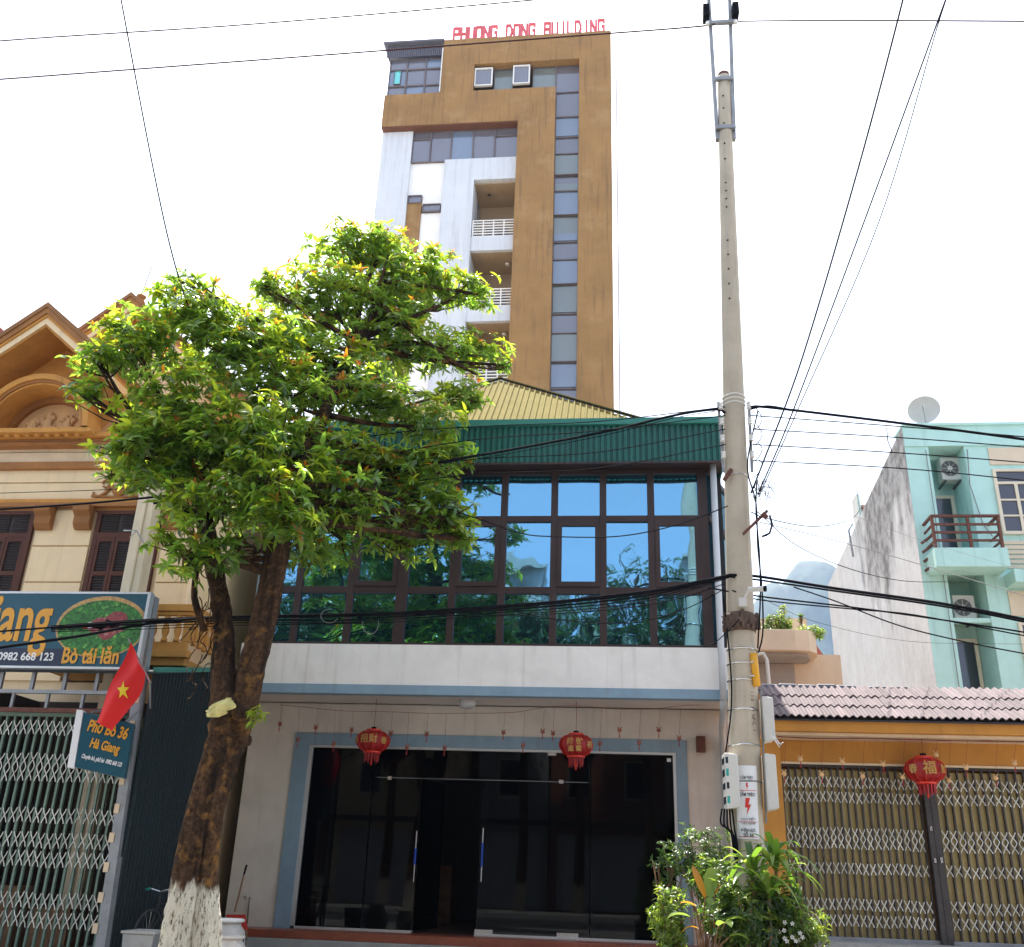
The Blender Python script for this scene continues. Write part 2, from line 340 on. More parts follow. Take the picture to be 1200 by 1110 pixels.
# panes
for q in ((-5.39,-4.27,.46,3.35),(-4.25,-3.40,.46,2.86),(-2.33,-.47,.46,2.86),(-.45,.95,.46,3.35),(-4.25,-.47,2.88,3.35)):
    Bx(q[0],q[1],17.34,17.352,q[2],q[3]).build('glass_pane', M['shop_glass'], shop)
# open door leaf swung inwards
p0 = Vector((-3.38,17.36,0)); p1 = Vector((-3.15,18.34,0))
MB().bar(p0+Vector((0,0,1.66)), p1+Vector((0,0,1.66)), .012, 2.4).build('door_leaf', M['shop_glass'], shop)
def handle(x, y, zc, h, blue):
    h_ = MB(); h_.tube([(x,y-.07,zc-h/2),(x,y-.07,zc+h/2)], .014, 8)
    for s in (-1,1): h_.tube([(x,y-.07,zc+s*h*.33),(x,y,zc+s*h*.33)], .008, 6)
    o = h_.build('door_handle', M['steel'], shop, smooth=False)
    MB().tube([(x,y-.07,zc-blue*h),(x,y-.07,zc+blue*h)], .0165, 8).build('grip', M['blue_plastic'], o)
handle(-3.41,17.34,1.60,.80,.16); handle(-2.27,17.34,1.66,.84,.22)
for q in ((-2.35,-2.05,.46,.52),(-1.0,-.65,.46,.52),(-4.0,-3.93,2.83,2.89),(-1.0,-.92,2.84,2.90),(.85,.92,3.24,3.30),(-1.2,-1.05,3.3,3.35)):
    Bx(q[0],q[1],17.32,17.37,q[2],q[3]).build('patch_fitting', M['steel'], shop)
Bx(-4.2,-.5,17.345,17.35,2.864,2.872).build('patch_fitting', M['galv'], shop)
# overhang
Bx(-6.46,1.95,16.0,16.16,4.24,4.925).build('parapet_band', M['band_wall'], shop)
MB().hexa([(-6.46,16.16,4.24),(-6.3,16.16,4.24),(-6.5,17.3,4.24),(-6.62,17.3,4.24),(-6.46,16.16,4.925),(-6.3,16.16,4.925),(-6.5,17.3,4.925),(-6.62,17.3,4.925)]).build('parapet_band', M['band_wall'], shop)
MB().hexa([(1.8,16.16,4.24),(1.95,16.16,4.24),(2.12,17.3,4.24),(1.98,17.3,4.24),(1.8,16.16,4.925),(1.95,16.16,4.925),(2.12,17.3,4.925),(1.98,17.3,4.925)]).build('parapet_band', M['band_wall'], shop)
Bx(-6.48,1.97,15.975,16.16,4.08,4.237).build('band_trim', M['blue_trim'], shop, bevel=.006)
Bx(-6.5,1.97,16.163,17.3,4.12,4.235).build('soffit', M['soffit'], shop)
MB().lathe((-2.57,16.75,4.0), [(.0,0),(.10,.0),(.14,.03),(.15,.07),(.15,.12)], 20).build('ceiling_lamp', M['pvc'], shop, smooth=True)
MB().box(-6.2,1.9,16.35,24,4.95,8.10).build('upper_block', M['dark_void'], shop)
# upper glazing
xs = [-6.25,-5.58,-4.64,-3.72,-2.83,-1.97,-1.07,-.21,.63,1.53]; 
wid = {3:.20, 9:.16, 0:.12}
for i, x in enumerate(xs):
    w = wid.get(i,.12)/2
    Bx(x-w,x+w,16.02,16.14,4.93,8.14).build('mullion', M['brown_frame'], shop, bevel=.004)
for i in range(9):
    a = xs[i]+wid.get(i,.12)/2; b = xs[i+1]-wid.get(i+1,.12)/2
    for z, h in ((4.95,.04),(5.90,.12),(7.21,.11),(8.10,.08)):
        Bx(a,b,16.03,16.13,z-h/2,z+h/2).build('transom', M['brown_frame'], shop, bevel=.004)
    for k,(z0,z1) in enumerate(((4.97,5.84),(5.96,7.155),(7.265,8.06))):
        yo = 16.085
        a2,b2,c2,d2 = a,b,z0,z1
        if k == 1 and i in (2,4,6,8):
            s = Bx(a,b,16.00,16.07,z0,z0+.09); s.box(a,b,16.00,16.07,z1-.09,z1).box(a,a+.08,16.00,16.07,z0+.09,z1-.09).box(b-.08,b,16.00,16.07,z0+.09,z1-.09)
            s.build('sash', M['brown_frame'], shop, bevel=.003); a2+=.08;b2-=.08;c2+=.09;d2-=.09; yo = 16.04
        dx = random.uniform(-.0035,.0035); dz = random.uniform(-.005,.005)
        MB().hexa([(a2,yo+dx,c2),(b2,yo-dx,c2),(b2,yo+.01-dx,c2),(a2,yo+.01+dx,c2),(a2,yo+dx+dz,d2),(b2,yo-dx+dz,d2),(b2,yo+.01-dx+dz,d2),(a2,yo+.01+dx+dz,d2)]).build('window_pane', M['reflect_glass'], shop)
# chamfered right end of the glazing
A = Vector((1.61,16.04,0)); B = Vector((2.08,17.2,0)); nrm = Vector((B.y-A.y, A.x-B.x, 0)).normalized()
for z,h in ((4.96,.07),(5.90,.10),(7.21,.10),(8.10,.08)):
    MB().bar(A+Vector((0,0,z)), B+Vector((0,0,z)), .08, h).build('transom', M['brown_frame'], shop)
for z0,z1 in ((4.99,5.85),(5.95,7.16),(7.26,8.06)):
    MB().bar(A+Vector((0,0,(z0+z1)/2)), B+Vector((0,0,(z0+z1)/2)), .012, z1-z0).build('window_pane', M['reflect_glass'], shop)
A = Vector((-6.33,16.04,0)); B = Vector((-6.64,17.2,0))
MB().bar(A+Vector((0,0,6.48)), B+Vector((0,0,6.48)), .04, 3.06).build('corner_panel', M['blue_trim'], shop)
Bx(-6.62,2.1,17.2,26,4.12,8.12).build('rear_block', M['white_wall'], shop)
# fascia
MB().corr((-6.9,15.65,8.12),(1.915,15.65,8.12),(-6.9,15.65,8.845),(1.915,15.65,8.845), 86, -.03).build('fascia_sheet', M['green_sheet'], shop)
Bx(-6.93,1.94,15.59,15.75,8.84,8.965).build('fascia_cap', M['green_cap'], shop, bevel=.006)
mb = Bx(-6.9,1.915,15.69,16.3,8.155,8.185); mb.box(-6.9,1.915,15.62,15.69,8.09,8.125); mb.build('fascia_soffit', M['brown_frame'], shop)
MB().corr((1.915,15.65,8.12),(1.915,17.5,8.12),(1.915,15.65,8.9),(1.915,17.5,8.9), 22, -.03).build('fascia_sheet', M['green_sheet'], shop)
# hip roof in ribbed yellow sheet
rl = Vector((-6.6,15.9,8.52)); rr = at(852,514,15.9); rr.z = 8.52; ap = at(586,446,19.2)
def hip_face(L, Rr, A, n, amp):
    m = MB(); vs = []; nm = (Rr-L).cross(A-L).normalized(); ta = (A-L).dot((Rr-L).normalized())/(Rr-L).length
    ts = []
    for i in range(n): ts += [((i)/n,0),((i+.55)/n,0),((i+.66)/n,1),((i+.88)/n,1)]
    ts.append((1,0))
    for t,h in ts:
        b = L.lerp(Rr,t); tp = L.lerp(A,t/ta) if t<ta else A.lerp(Rr,(t-ta)/(1-ta))
        vs += [b+nm*h*amp, tp+nm*h*amp]
    return m.add(vs, [(2*i,2*i+2,2*i+3,2*i+1) for i in range(len(ts)-1)])
bl = Vector((-6.6,27,8.52)); br = Vector((rr.x,27,8.52)); ap2 = Vector((ap.x,23.8,ap.z))
hip_face(rl, rr, ap, 68, .035).build('roof_sheet', M['yellow_roof'], shop)
hip_face(br, bl, ap2, 60, .03).build('roof_sheet', M['yellow_roof'], shop)
MB().add([rr,br,ap2,ap],[(0,1,2,3)]).build('roof_sheet', M['yellow_roof'], shop)
MB().add([bl,rl,ap,ap2],[(0,1,2,3)]).build('roof_sheet', M['yellow_roof'], shop)
for a,b in ((rl,ap),(rr,ap)):
    n = int((b-a).length/.13); mb = MB()
    up = Vector((0,.03,.055))
    mb.bar(a+up, b+up, .05, .03); mb.build('ridge_and_shade_line', M['dark_void'], shop)  # dark bar drawn in for the shadow line under the ridge cap
    mb = MB(); up = Vector((0,.06,.10)); mb.bar(a+up, b+up, .16, .02); mb.build('ridge_and_shade_line', M['yellow_roof'], shop)
# downpipe at the right corner
dp = MB(); dp.tube([(1.72,15.85,8.15),(1.70,15.85,4.9),(1.70,15.85,4.05)], .055, 12); dp.tube([(1.70,15.85,4.12),(1.72,16.2,3.9),(1.78,17.1,3.75),(1.80,17.22,3.6),(1.80,17.22,.42)], .055, 12)
dp.build('downpipe', M['pvc'], shop, smooth=True)
# ================================================================ tower
tw = thing('tower_building', 'tall ochre and white hotel tower with a long strip of windows and balconies', 'building', (-5,38,0))
def fr(name, x0,x1,z0,z1, mat, y0=31.7, y1=33.2): return Bx(x0,x1,y0,y1,z0,z1).build(name, M[mat], tw)
Bx(-9.8,-.06,34.0,45,0,34.4).build('core_block', M['tower_white'], tw)
fr('facade_panel',-1.37,0,0,34.2,'ochre_tower'); fr('facade_panel',-7.42,0,34.2,35.72,'ochre_tower')
fr('facade_panel',-7.42,-5.97,32.68,34.2,'ochre_tower'); fr('facade_panel',-9.87,-2.38,30.92,32.68,'ochre_tower')
fr('facade_panel',-3.96,-2.38,0,30.92,'ochre_tower')
Bx(-.06,0,33.2,45,0,35.7).build('side_panel', M['ochre_tower'], tw); Bx(-9.87,-9.8,33.2,45,30.9,32.68).build('side_panel', M['ochre_tower'], tw)
Bx(-9.85,0,33.2,45,34.4,34.5).build('roof_slab', M['tower_white'], tw)
Bx(-9.86,-3.96,31.72,32.1,30.86,30.92).build('facade_edge', M['ochre_dark'], tw)
fr('facade_panel',-9.85,-8.52,0,30.86,'tower_white',32.0); fr('facade_panel',-8.52,-7.03,27.5,29.2,'tower_white2',32.15)
fr('facade_panel',-8.52,-7.9,0,27.1,'ochre_tower',32.1); fr('facade_panel',-7.9,-7.03,0,26.6,'tower_white2',32.15); fr('facade_panel',-7.9,-7.03,27.02,27.5,'tower_white2',32.15)
fr('facade_panel',-7.03,-5.73,0,29.2,'tower_white',31.95); fr('facade_panel',-5.73,-3.96,28.08,29.2,'tower_white',31.95)
Bx(-.0,.24,32.6,32.7,0,35.6)
MB().tube([(.22,32.4,0),(.22,32.4,34)], .03, 6).build('downpipe', M['tower_white'], tw)
def twin(x0,x1,z0,z1, mat='tower_glass', y=32.12, white=False, fw=.03):
    fm = M['white_paint'] if white else M['tower_frame']
    f = Bx(x0,x1,y-.06,y+.06,z0,z0+fw); f.box(x0,x1,y-.06,y+.06,z1-fw,z1).box(x0,x0+fw,y-.06,y+.06,z0+fw,z1-fw).box(x1-fw,x1,y-.06,y+.06,z0+fw,z1-fw)
    o = f.build('window', fm, tw); t = random.uniform(-.01,.01)
    MB().hexa([(x0+fw,y-t,z0+fw),(x1-fw,y+t,z0+fw),(x1-fw,y+t+.02,z0+fw),(x0+fw,y-t+.02,z0+fw),(x0+fw,y-t,z1-fw),(x1-fw,y+t,z1-fw),(x1-fw,y+t+.02,z1-fw),(x0+fw,y-t+.02,z1-fw)]).build('pane', M[mat], o)
G, GB, GG = 'tower_glass','tower_glass_blue','tower_glass_green'
# top row (frame 1 and 3 are white opened sashes)
x = [-5.97,-5.13,-4.28,-3.42,-2.40,-1.37]
twin(x[0],x[1],32.68,33.05,G); twin(x[0]+.02,x[1]-.03,33.05,34.05,G,31.85,True,.05)
twin(x[1],x[2],32.68,34.18,GG); twin(x[2],x[3],32.68,33.05,G); twin(x[2]+.02,x[3]-.1,33.05,34.1,G,31.85,True,.05)
twin(x[3],x[4],32.68,34.18,GG); twin(x[4],x[5],32.68,34.18,G)
zc = [32.68,31.31,30.20,29.29,28.18,27.35,26.15,24.86,24.0,22.84,21.51,20.63,19.36,18.24]
pat = [G,GB,G,GG,G,GB,GG,G,GB,GG,G,GG,GB]
z = zc + [zc[-1]-.9*(i+1) for i in range(20)]
for i in range(len(z)-1):
    if z[i+1] < 0: break
    sash = i in (3,5,8,11)
    twin(-2.38,-1.37,z[i+1],z[i],pat[i%13],32.1 if not sash else 32.04)
    if i in (1,6,9,11,12,4): Bx(-2.33,-1.42,32.06,32.1,z[i+1]+.08,z[i+1]+.42).build('blind', M['tower_glass_green' if i in (4,9) else 'tower_glass_blue'], tw)
Bx(-1.85,-1.45,32.05,32.09,28.75,29.2).build('film_patch', M['film'], tw)
xr = [-8.52,-7.72,-6.82,-5.88,-4.95,-3.96]
for i in range(5):
    if i in (0,4): twin(xr[i],xr[i+1],30.45,30.84,G); twin(xr[i],xr[i+1],29.2,30.45,G,32.1)
    else: twin(xr[i],xr[i+1],29.2,30.84,GB if i==2 else G)
twin(-8.50,-7.92,27.1,27.5,G); twin(-7.85,-7.08,26.62,27.0,G,32.08)
# glazed roof room on the left
for i,(a,b) in enumerate(((-9.85,-9.05),(-9.05,-8.2),(-8.2,-7.45))):
    for j,(c,d) in enumerate(((32.68,33.4),(33.4,34.35),(34.35,34.95))): twin(a,b,c,d,[G,GB,G][(i+j)%3],32.0,fw=.035)
twin(-9.6,-9.3,33.5,34.3,'film',31.97,fw=.01)
Bx(-9.85,-7.45,32.1,36,32.68,34.95).build('roof_room', M['tower_glass'], tw)
MB().corr((-10.0,31.8,34.95),(-7.42,31.8,34.95),(-10.0,31.8,35.65),(-7.42,31.8,35.65),30,-.05).build('roof_room_fascia', M['roof_grey'], tw)
MB().hexa([(-10.15,31.6,35.62),(-7.4,31.6,35.62),(-7.4,37,35.9),(-10.15,37,35.9),(-10.15,31.6,35.72),(-7.4,31.6,35.72),(-7.4,37,36.0),(-10.15,37,36.0)]).build('roof_room_roof', M['roof_grey'], tw)
MB().tube([(-10.12,31.7,35.65),(-9.87,31.95,34.95)], .03, 6).build('roof_strut', M['roof_grey'], tw)
MB().tube([(-7.43,31.66,32.68),(-7.43,31.66,35.2)], .025, 6).build('cable', M['white_paint'], tw)
# balconies
for k in range(8):
    zt = 25.23-3.32*k
    if zt < 1: break
    Bx(-5.73,-3.96,32.0,32.18,zt-.67,zt).build('balcony_parapet', M['tower_white'], tw)
    Bx(-5.73,-3.96,32.18,33.8,zt-.67,zt-.55).build('balcony_slab', M['tower_cream'], tw)
    b = Bx(-5.40,-4.4,33.74,33.8,zt-.5,zt+1.75); b.build('balcony_door', M['tower_frame'], tw)
    ro = MB()
    for i in range(5):
        x0 = -5.70+i*.425; ro.box(x0,x0+.05,32.04,32.09,zt,zt+.85)
    ro = ro.build('railing', M['white_paint'], tw)
    r0 = Bx(-5.70,-3.98,32.05,32.08,zt+.03,zt+.075).build('rail', M['white_paint'], ro)
    for i in range(1,7): inst(r0, ro, (0,0,i*.13))
    if k == 0:
        for i in (1,2): Bx(-5.7+i*.425+.1,-5.7+i*.425+.3,32.5,32.8,zt-.3,zt+.55).build('balcony_clutter', M['interior'], tw)
    MB().lathe((-4.3 if k else -5.2,32.9,zt+ (2.53 if k else 2.8)), [(.0,0),(.08,.0),(.1,.06)], 10).build('ceiling_lamp', M['white_paint'] if k else M['roof_grey'], tw)
Bx(-5.73,-3.96,33.75,34.0,0,29.0).build('recess_wall', M['tower_cream'], tw)
Bx(-5.73,-3.96,32.2,33.8,28.03,28.075).build('balcony_slab', M['tower_cream'], tw)
# roof sign
sg = thing('roof_sign', 'red block letters PHUONG DONG BUILDING standing on the tower roof edge', 'sign', (-3.7,32.1,35.72))
t0 = 'PHUONG DONG BUILDING'
STK = {'P':['00-06','06-36','36-33','33-03'],'H':['00-06','30-36','03-33'],'U':['06-00','00-30','30-36'],'O':['00-06','06-36','36-30','30-00'],'N':['00-06','06-30','30-36'],
 'G':['35-36','36-06','06-00','00-30','30-33','33-23'],'D':['00-06','06-26','26-34','34-32','32-20','20-00'],'B':['00-06','06-36','36-30','30-00','03-33'],'I':['20-26'],'L':['06-00','00-30']}
def block_letter(c, xx):
    m = MB()
    for k, s_ in enumerate(STK[c]):
        a, b = s_.split('-'); P_ = lambda q: Vector((xx-.115+int(q[0])*.077, 31.95+.002*k, 35.93+int(q[1])*.118))
        p, q = P_(a), P_(b); d = (q-p).normalized()*.037; m.bar(p-d, q+d, .074, .10, up=(0,1,0)) if False else m.bar(p-d, q+d, .10, .098, up=(0,0,1) if abs(d.z) < abs(d.x) else (1,0,0))
    m.build('letter', M['sign_red'], sg)
for i,c in enumerate(t0):
    if c == ' ': continue
    xx = -7.1+6.85*(i+.5)/len(t0)
    block_letter(c, xx)
    MB().box(xx-.11,xx-.09,31.98,32.0,35.72,35.82).box(xx+.09,xx+.11,31.98,32.0,35.72,35.82).build('letter_stand', M['roof_grey'], sg)
MB().bar((-7.2,32.0,35.80),(-.3,32.0,35.80),.02,.02).build('sign_rail', M['roof_grey'], sg)
# ================================================================ mountains
def mountain():
    nx, ny = 250, 66; vs = []
    from mathutils import noise
    pk = at(947,652,1500)
    def g(x, c, w): return math.exp(-((x-c)/w)**2)
    for j in range(ny):
        for i in range(nx):
            X = pk.x-1500+i*12; Y = 1000+j*16; x = X-pk.x
            ridge = max(pk.z*(.84+.16*g(x,0,60))*g(x,20,520), pk.z*.90*g(x,60,130), pk.z*.92*g(x,-60,110), pk.z*.62*g(x,700,500), pk.z*.5*g(x,-800,400))
            h = ridge*g(Y,1500,260) if Y < 1500 else ridge*g(Y,1500,300)
            h += noise.fractal(Vector((X/70,Y/70,3)), 1, 2, 8)*20*min(1,h/160) - 3
            vs.append((X,Y,h))
    fs = [(j*nx+i, j*nx+i+1, (j+1)*nx+i+1, (j+1)*nx+i) for j in range(ny-1) for i in range(nx-1)]
    MB().add(vs, fs).build('mountain', pm('forest', (.035,.055,.03), .9, var=.5, scale=.05, bump=0), kind='structure', smooth=True, label='forested mountain far behind the houses')
mountain()
# ================================================================ villa on the left
vl = thing('villa', 'cream and ochre villa with gables, relief arch and brown louvred shutters', 'building', (-9.7,17,.15))
VY = 16.0; M['villa_bracket'] = pm('villa_bracket', (.27,.11,.025), .7, var=.2, bump=.1)
def vb(name, x0,x1,y0,y1,z0,z1, mat, bev=.006): return Bx(x0,x1,y0,y1,z0,z1).build(name, M[mat], vl, bevel=bev)
vb('wall',-16,-6.95,16.0,26,.15,8.60,'villa_wall',0)
# rusticated wall blocks (recessed joints)
zj = [4.2,5.25,5.99,6.68,7.40]
for x0,x1 in ((-10.72,-9.62),(-8.22,-7.0),(-16,-12.2)):
    for a,b in zip(zj[:-1], zj[1:]): vb('wall_block',x0,x1,15.95,16.0,a+.012,b-.012,'villa_wall',.008)
vb('wall_block',-16,-7.0,15.95,16.0,7.60,7.93,'villa_wall',.006); vb('wall_block',-16,-7.0,15.95,16.0,7.955,8.20,'villa_wall',.006)
vb('cornice',-16,-6.9,15.86,16.0,8.20,8.34,'villa_brown'); vb('cornice',-16,-6.9,15.90,16.0,8.345,8.62,'pink_white'); vb('cornice',-16,-6.85,15.70,16.2,8.62,8.74,'villa_brown'); vb('cornice',-16,-6.8,15.60,16.2,8.745,8.84,'villa_ochre',.01)
# windows with louvred shutters
def shutter_window(x0, x1, z0, z1):
    w = Bx(x0-.06,x1+.06,15.93,16.0,z1,z1+.07).build('window', M['villa_brown'], vl)
    f = Bx(x0,x0+.09,15.92,15.99,z0,z1); f.box(x1-.09,x1,15.92,15.99,z0,z1).box(x0+.09,x1-.09,15.92,15.99,z1-.07,z1).box(x0+.09,x1-.09,15.92,15.99,z1-.52,z1-.43)
    f.build('frame', M['shutter'], w); Bx(x0+.09,x1-.09,15.98,15.995,z0,z1).build('panel', M['shutter_in'], w)
    n = 3; ww = (x1-x0-.18)/n
    for i in range(n):
        a = x0+.09+i*ww; s = Bx(a+.005,a+.06,15.925,15.975,z0,z1-.52); s.box(a+ww-.06,a+ww-.005,15.925,15.975,z0,z1-.52)
        for zz in (z1-.60, z1-1.25, z0+.4): s.box(a+.06,a+ww-.06,15.925,15.975,zz,zz+.08)
        s.build('shutter_leaf', M['shutter'], w)
        l = MB(); zz = z0+.03
        while zz < z1-.6:
            l.hexa([(a+.06,15.94,zz),(a+ww-.06,15.94,zz),(a+ww-.06,15.965,zz+.03),(a+.06,15.965,zz+.03),(a+.06,15.94,zz+.008),(a+ww-.06,15.94,zz+.008),(a+ww-.06,15.965,zz+.038),(a+.06,15.965,zz+.038)]); zz += .05
        zz = z1-.40
        while zz < z1-.1:
            l.hexa([(a+.03,15.94,zz),(a+ww-.03,15.94,zz),(a+ww-.03,15.965,zz+.03),(a+.03,15.965,zz+.03),(a+.03,15.94,zz+.008),(a+ww-.03,15.94,zz+.008),(a+ww-.03,15.965,zz+.038),(a+.03,15.965,zz+.038)]); zz += .05
        l.build('louvres', M['shutter_in'], w).__setitem__('kind','stuff')
shutter_window(-9.56,-8.30,4.2,7.36); shutter_window(-12.1,-10.78,4.2,7.36)
vb('lintel_moulding',-16,-7.0,15.84,15.95,7.42,7.50,'villa_brown',.01); vb('lintel_moulding',-16,-7.0,15.88,15.95,7.51,7.59,'villa_ochre',.01)
for cx in (-10.55,-9.78,-8.05):
    p = [(cx-.16,15.949,7.42),(cx-.16,15.70,7.42),(cx-.16,15.70,7.30),(cx-.16,15.80,7.22),(cx-.16,15.80,7.08),(cx-.16,15.88,6.98),(cx-.16,15.949,6.98)]
    MB().prism(p,(.32,0,0)).build('bracket', M['villa_bracket'], vl, bevel=.01)
# stucco scroll ornament above the window
orn = MB()
for s in (-1,1):
    pts = [(-9.22+s*(.08+.40*t+.06*math.sin(t*9)),15.92,7.72+.13*math.sin(t*6)+.05) for t in [i/14 for i in range(15)]]
    orn.tube(pts,[.05-.03*i/14 for i in range(15)],6)
    orn.tube([(-9.22+s*(.28+.08*math.cos(a)),15.92,7.90+.08*math.sin(a)) for a in [i*.7 for i in range(9)]],.022,5)
orn.lathe((-9.22,15.92,7.64),[(0,0),(.10,.03),(.16,.12),(.12,.2),(.05,.25),(0,.27)],10,sy=.4)
orn.tube([(-9.75,15.93,7.66),(-9.22,15.93,7.62),(-8.7,15.93,7.66)],.03,5)
orn.build('stucco_ornament', M['villa_brown'], vl, smooth=True)
# arch with relief
CX, CZ = -10.95, 8.86
def ring(cx,cz,r0,r1,y0,y1,n=28,sz=1.0):
    m = MB(); vs = []
    for i in range(n+1):
        a = math.pi*i/n
        for r in (r0,r1):
            for y in (y0,y1): vs.append((cx-r*math.cos(a), y, cz+r*math.sin(a)*sz))
    fs = []
    for i in range(n):
        b = i*4; c = b+4
        fs += [(b,b+2,c+2,c),(b+1,c+1,c+3,b+3),(b+2,b+3,c+3,c+2),(b,c,c+1,b+1)]
    return m.add(vs,fs)
ring(CX,CZ,1.02,1.13,15.38,15.9).build('arch_moulding', M['villa_ochre'], vl)
ring(CX,CZ,.97,1.02,15.42,15.9).build('arch_moulding', M['villa_brown'], vl)
ring(CX,CZ,.93,.97,15.46,16.06).build('arch_soffit', M['villa_ochre'], vl)
ring(CX,CZ,.80,.93,15.96,16.06).build('arch_moulding', M['villa_brown'], vl)
tym = [(CX-.80*math.cos(math.pi*i/24),16.06,CZ+.80*math.sin(math.pi*i/24)) for i in range(25)]
MB().prism(tym,(0,.1,0)).build('tympanum', M['villa_relief'], vl)
rf = MB(); rr2 = random.Random(5)
for i in range(60):
    a = rr2.uniform(0,math.pi); q = rr2.uniform(.1,.66); xx = CX-q*math.cos(a); z0 = CZ+.06+q*math.sin(a)*.8
    rf.lathe((xx,16.04,z0),[(0,-.05),(.04,-.03),(.06,0),(.04,.04),(0,.06)],6,sx=rr2.uniform(.6,1.6),sy=.8)
for xx,h in ((CX-.1,.52),(CX+.32,.40),(CX-.42,.36)):
    rf.lathe((xx,16.02,CZ+.05),[(.13,0),(.15,.1),(.09,h*.55),(.10,h*.7),(.04,h*.82),(.07,h*.9),(.05,h+.02),(0,h+.06)],9,sy=.5)
    rf.tube([(xx-.08,16.00,CZ+h*.6),(xx-.2,15.98,CZ+h*.4),(xx-.24,15.98,CZ+h*.7)],.03,5); rf.tube([(xx+.08,16.00,CZ+h*.6),(xx+.2,15.98,CZ+h*.3)],.03,5)
rf.build('relief_figures', M['villa_relief'], vl, smooth=True)
vb('arch_sill',CX-1.2,CX+1.2,15.42,16.1,CZ-.10,CZ-.005,'villa_ochre',.01)
for i in range(10):
    xx = CX-.9+i*.2; MB().lathe((xx,15.55,CZ-.16),[(0,0),(.05,.02),(.07,.06),(.0,.07)],8).build('sill_boss', M['villa_ochre'], vl)
# wall around the arch, up to the gable
w = MB(); n = 20; pts = [(CX-.95*math.cos(math.pi*i/n),15.9,CZ+.95*math.sin(math.pi*i/n)) for i in range(n+1)]
outer = []
GA = Vector((-10.90,15.9,10.85)); sl_ = (11.45-10.63)/(.92)
for p in pts:
    t = (p[0]-CX)/.95; outer.append((CX+t*1.6,15.9,max(CZ-.02, GA.z-abs(CX+t*1.6-GA.x)*.86)))
outer = [(p[0],15.9,min(q,11.0)) for p,q in zip(outer,[o[2] for o in outer])]
vs = [];
for p,o in zip(pts,outer): vs += [p,o]
MB().add(vs,[(2*i,2*i+1,2*i+3,2*i+2) for i in range(n)]).build('gable_wall', M['villa_ochre'], vl)
# projecting gables
def gable(ax, az, slope, run, y0, y1, wt=.16):
    for s in (-1,1):
        a = Vector((ax,0,az)); b = Vector((ax+s*run,0,az-run*slope)); d = (b-a).normalized(); nn = Vector((-d.z*s,0,d.x*s))*-1
        if nn.z > 0: nn = -nn
        def slab(t0,t1,ya,yb,name,mat):
            p = [a+nn*t0, b+nn*t0, b+nn*t1, a+nn*t1]
            if s < 0: pass
            p = [Vector((q.x,ya,q.z)) for q in p]
            # mitre at the apex
            k = slope
            p[0].x = ax; p[0].z = az-t0*math.sqrt(1+k*k); p[3].x = ax; p[3].z = az-t1*math.sqrt(1+k*k)
            MB().prism(p,(0,yb-ya,0)).build(name, M[mat], vl)
        slab(-.08,0,y0-.06,y1,'roof_edge','roof_tile_dark'); slab(.002,.10,y0-.03,y1,'gable_moulding','villa_brown'); slab(.102,.15,y0,y1,'gable_moulding','villa_ochre'); slab(.152,.26,y0+.03,y1,'gable_moulding','villa_wall')
        slab(.262,.30,y0+.06,y1,'gable_soffit','villa_soffit')
gable(-10.90,11.22,.82,1.75,15.0,16.4); gable(-10.85,13.16,.86,4.2,17.6,20)
MB().prism([(-13.3,18.2,11.0),(-8.7,18.2,11.0),(-11.0,18.2,13.0)],(0,.2,0)).build('gable_wall', M['villa_wall'], vl)
vb('gable_wall',-13.2,-8.7,16.9,20,8.6,11.2,'villa_wall',0)
for xx,zz in ((-10.62,10.05),(-10.35,10.35)): MB().lathe((xx,15.75,zz),[(0,-.12),(.09,-.09),(.13,0),(.09,.09),(0,.12)],12).build('ball_finial', M['villa_ochre'], vl, smooth=True)
MB().add([(-13.5,15.3,9.4),(-12.78,15.3,9.95),(-12.78,20,11.6),(-13.5,20,11.0)],[(0,1,2,3)]).build('roof_edge', M['roof_tile_dark'], vl)
MB().lathe((-11.1,18.4,13.5),[(.05,0),(.12,.04),(.07,.12),(.12,.2),(.03,.3),(0,.34)],8).build('roof_finial', M['villa_brown'], vl)
MB().tube([(-11.1,18.4,13.8),(-11.0,18.4,14.55)],.012,5).build('lightning_rod', M['wire_grey'], vl)
# roof corner to the far left
MB().prism([at(-12,392,15.6),at(-12,372,15.6),at(5,388,15.6),at(4,402,15.6)],(0,.6,0)).build('roof_edge', M['red_tile'], vl)
# column at the right corner and round bay
MB().lathe((-7.15,15.8,.15),[(.34,0),(.34,8.05)],20).build('corner_bay', M['villa_wall'], vl, smooth=False)
# balcony
bc = MB(); bc.box(-9.4,-6.75,14.5,15.95,4.22,4.34).box(-9.45,-6.7,14.42,14.6,4.34,4.46).box(-9.4,-6.75,14.5,14.56,4.46,4.60)
bc.build('balcony_slab', M['villa_ochre'], vl, bevel=.008)
bt = MB(); bt.box(-9.42,-6.68,14.42,14.60,5.08,5.19).box(-9.38,-6.72,14.46,14.56,5.02,5.075); bt.box(-6.86,-6.68,14.60,15.9,5.08,5.19).box(-6.86,-6.70,14.5,14.6,4.6,5.02)
bt.build('balustrade_rail', M['villa_ochre'], vl, bevel=.008)
b0 = MB().lathe((-9.2,14.51,4.602),[(.05,0),(.05,.04),(.03,.06),(.055,.14),(.06,.19),(.03,.30),(.03,.35),(.045,.38),(.045,.415)],10).build('baluster', M['villa_ochre'], vl, smooth=True)
for i in range(1,12): inst(b0, vl, (i*.205,0,0))
b1 = MB().lathe((-6.78,14.8,4.602),[(.05,0),(.05,.04),(.03,.06),(.055,.14),(.06,.19),(.03,.30),(.03,.35),(.045,.38),(.045,.475)],10).build('baluster', M['villa_ochre'], vl, smooth=True)
for i in range(1,5): inst(b1, vl, (0,i*.22,0))
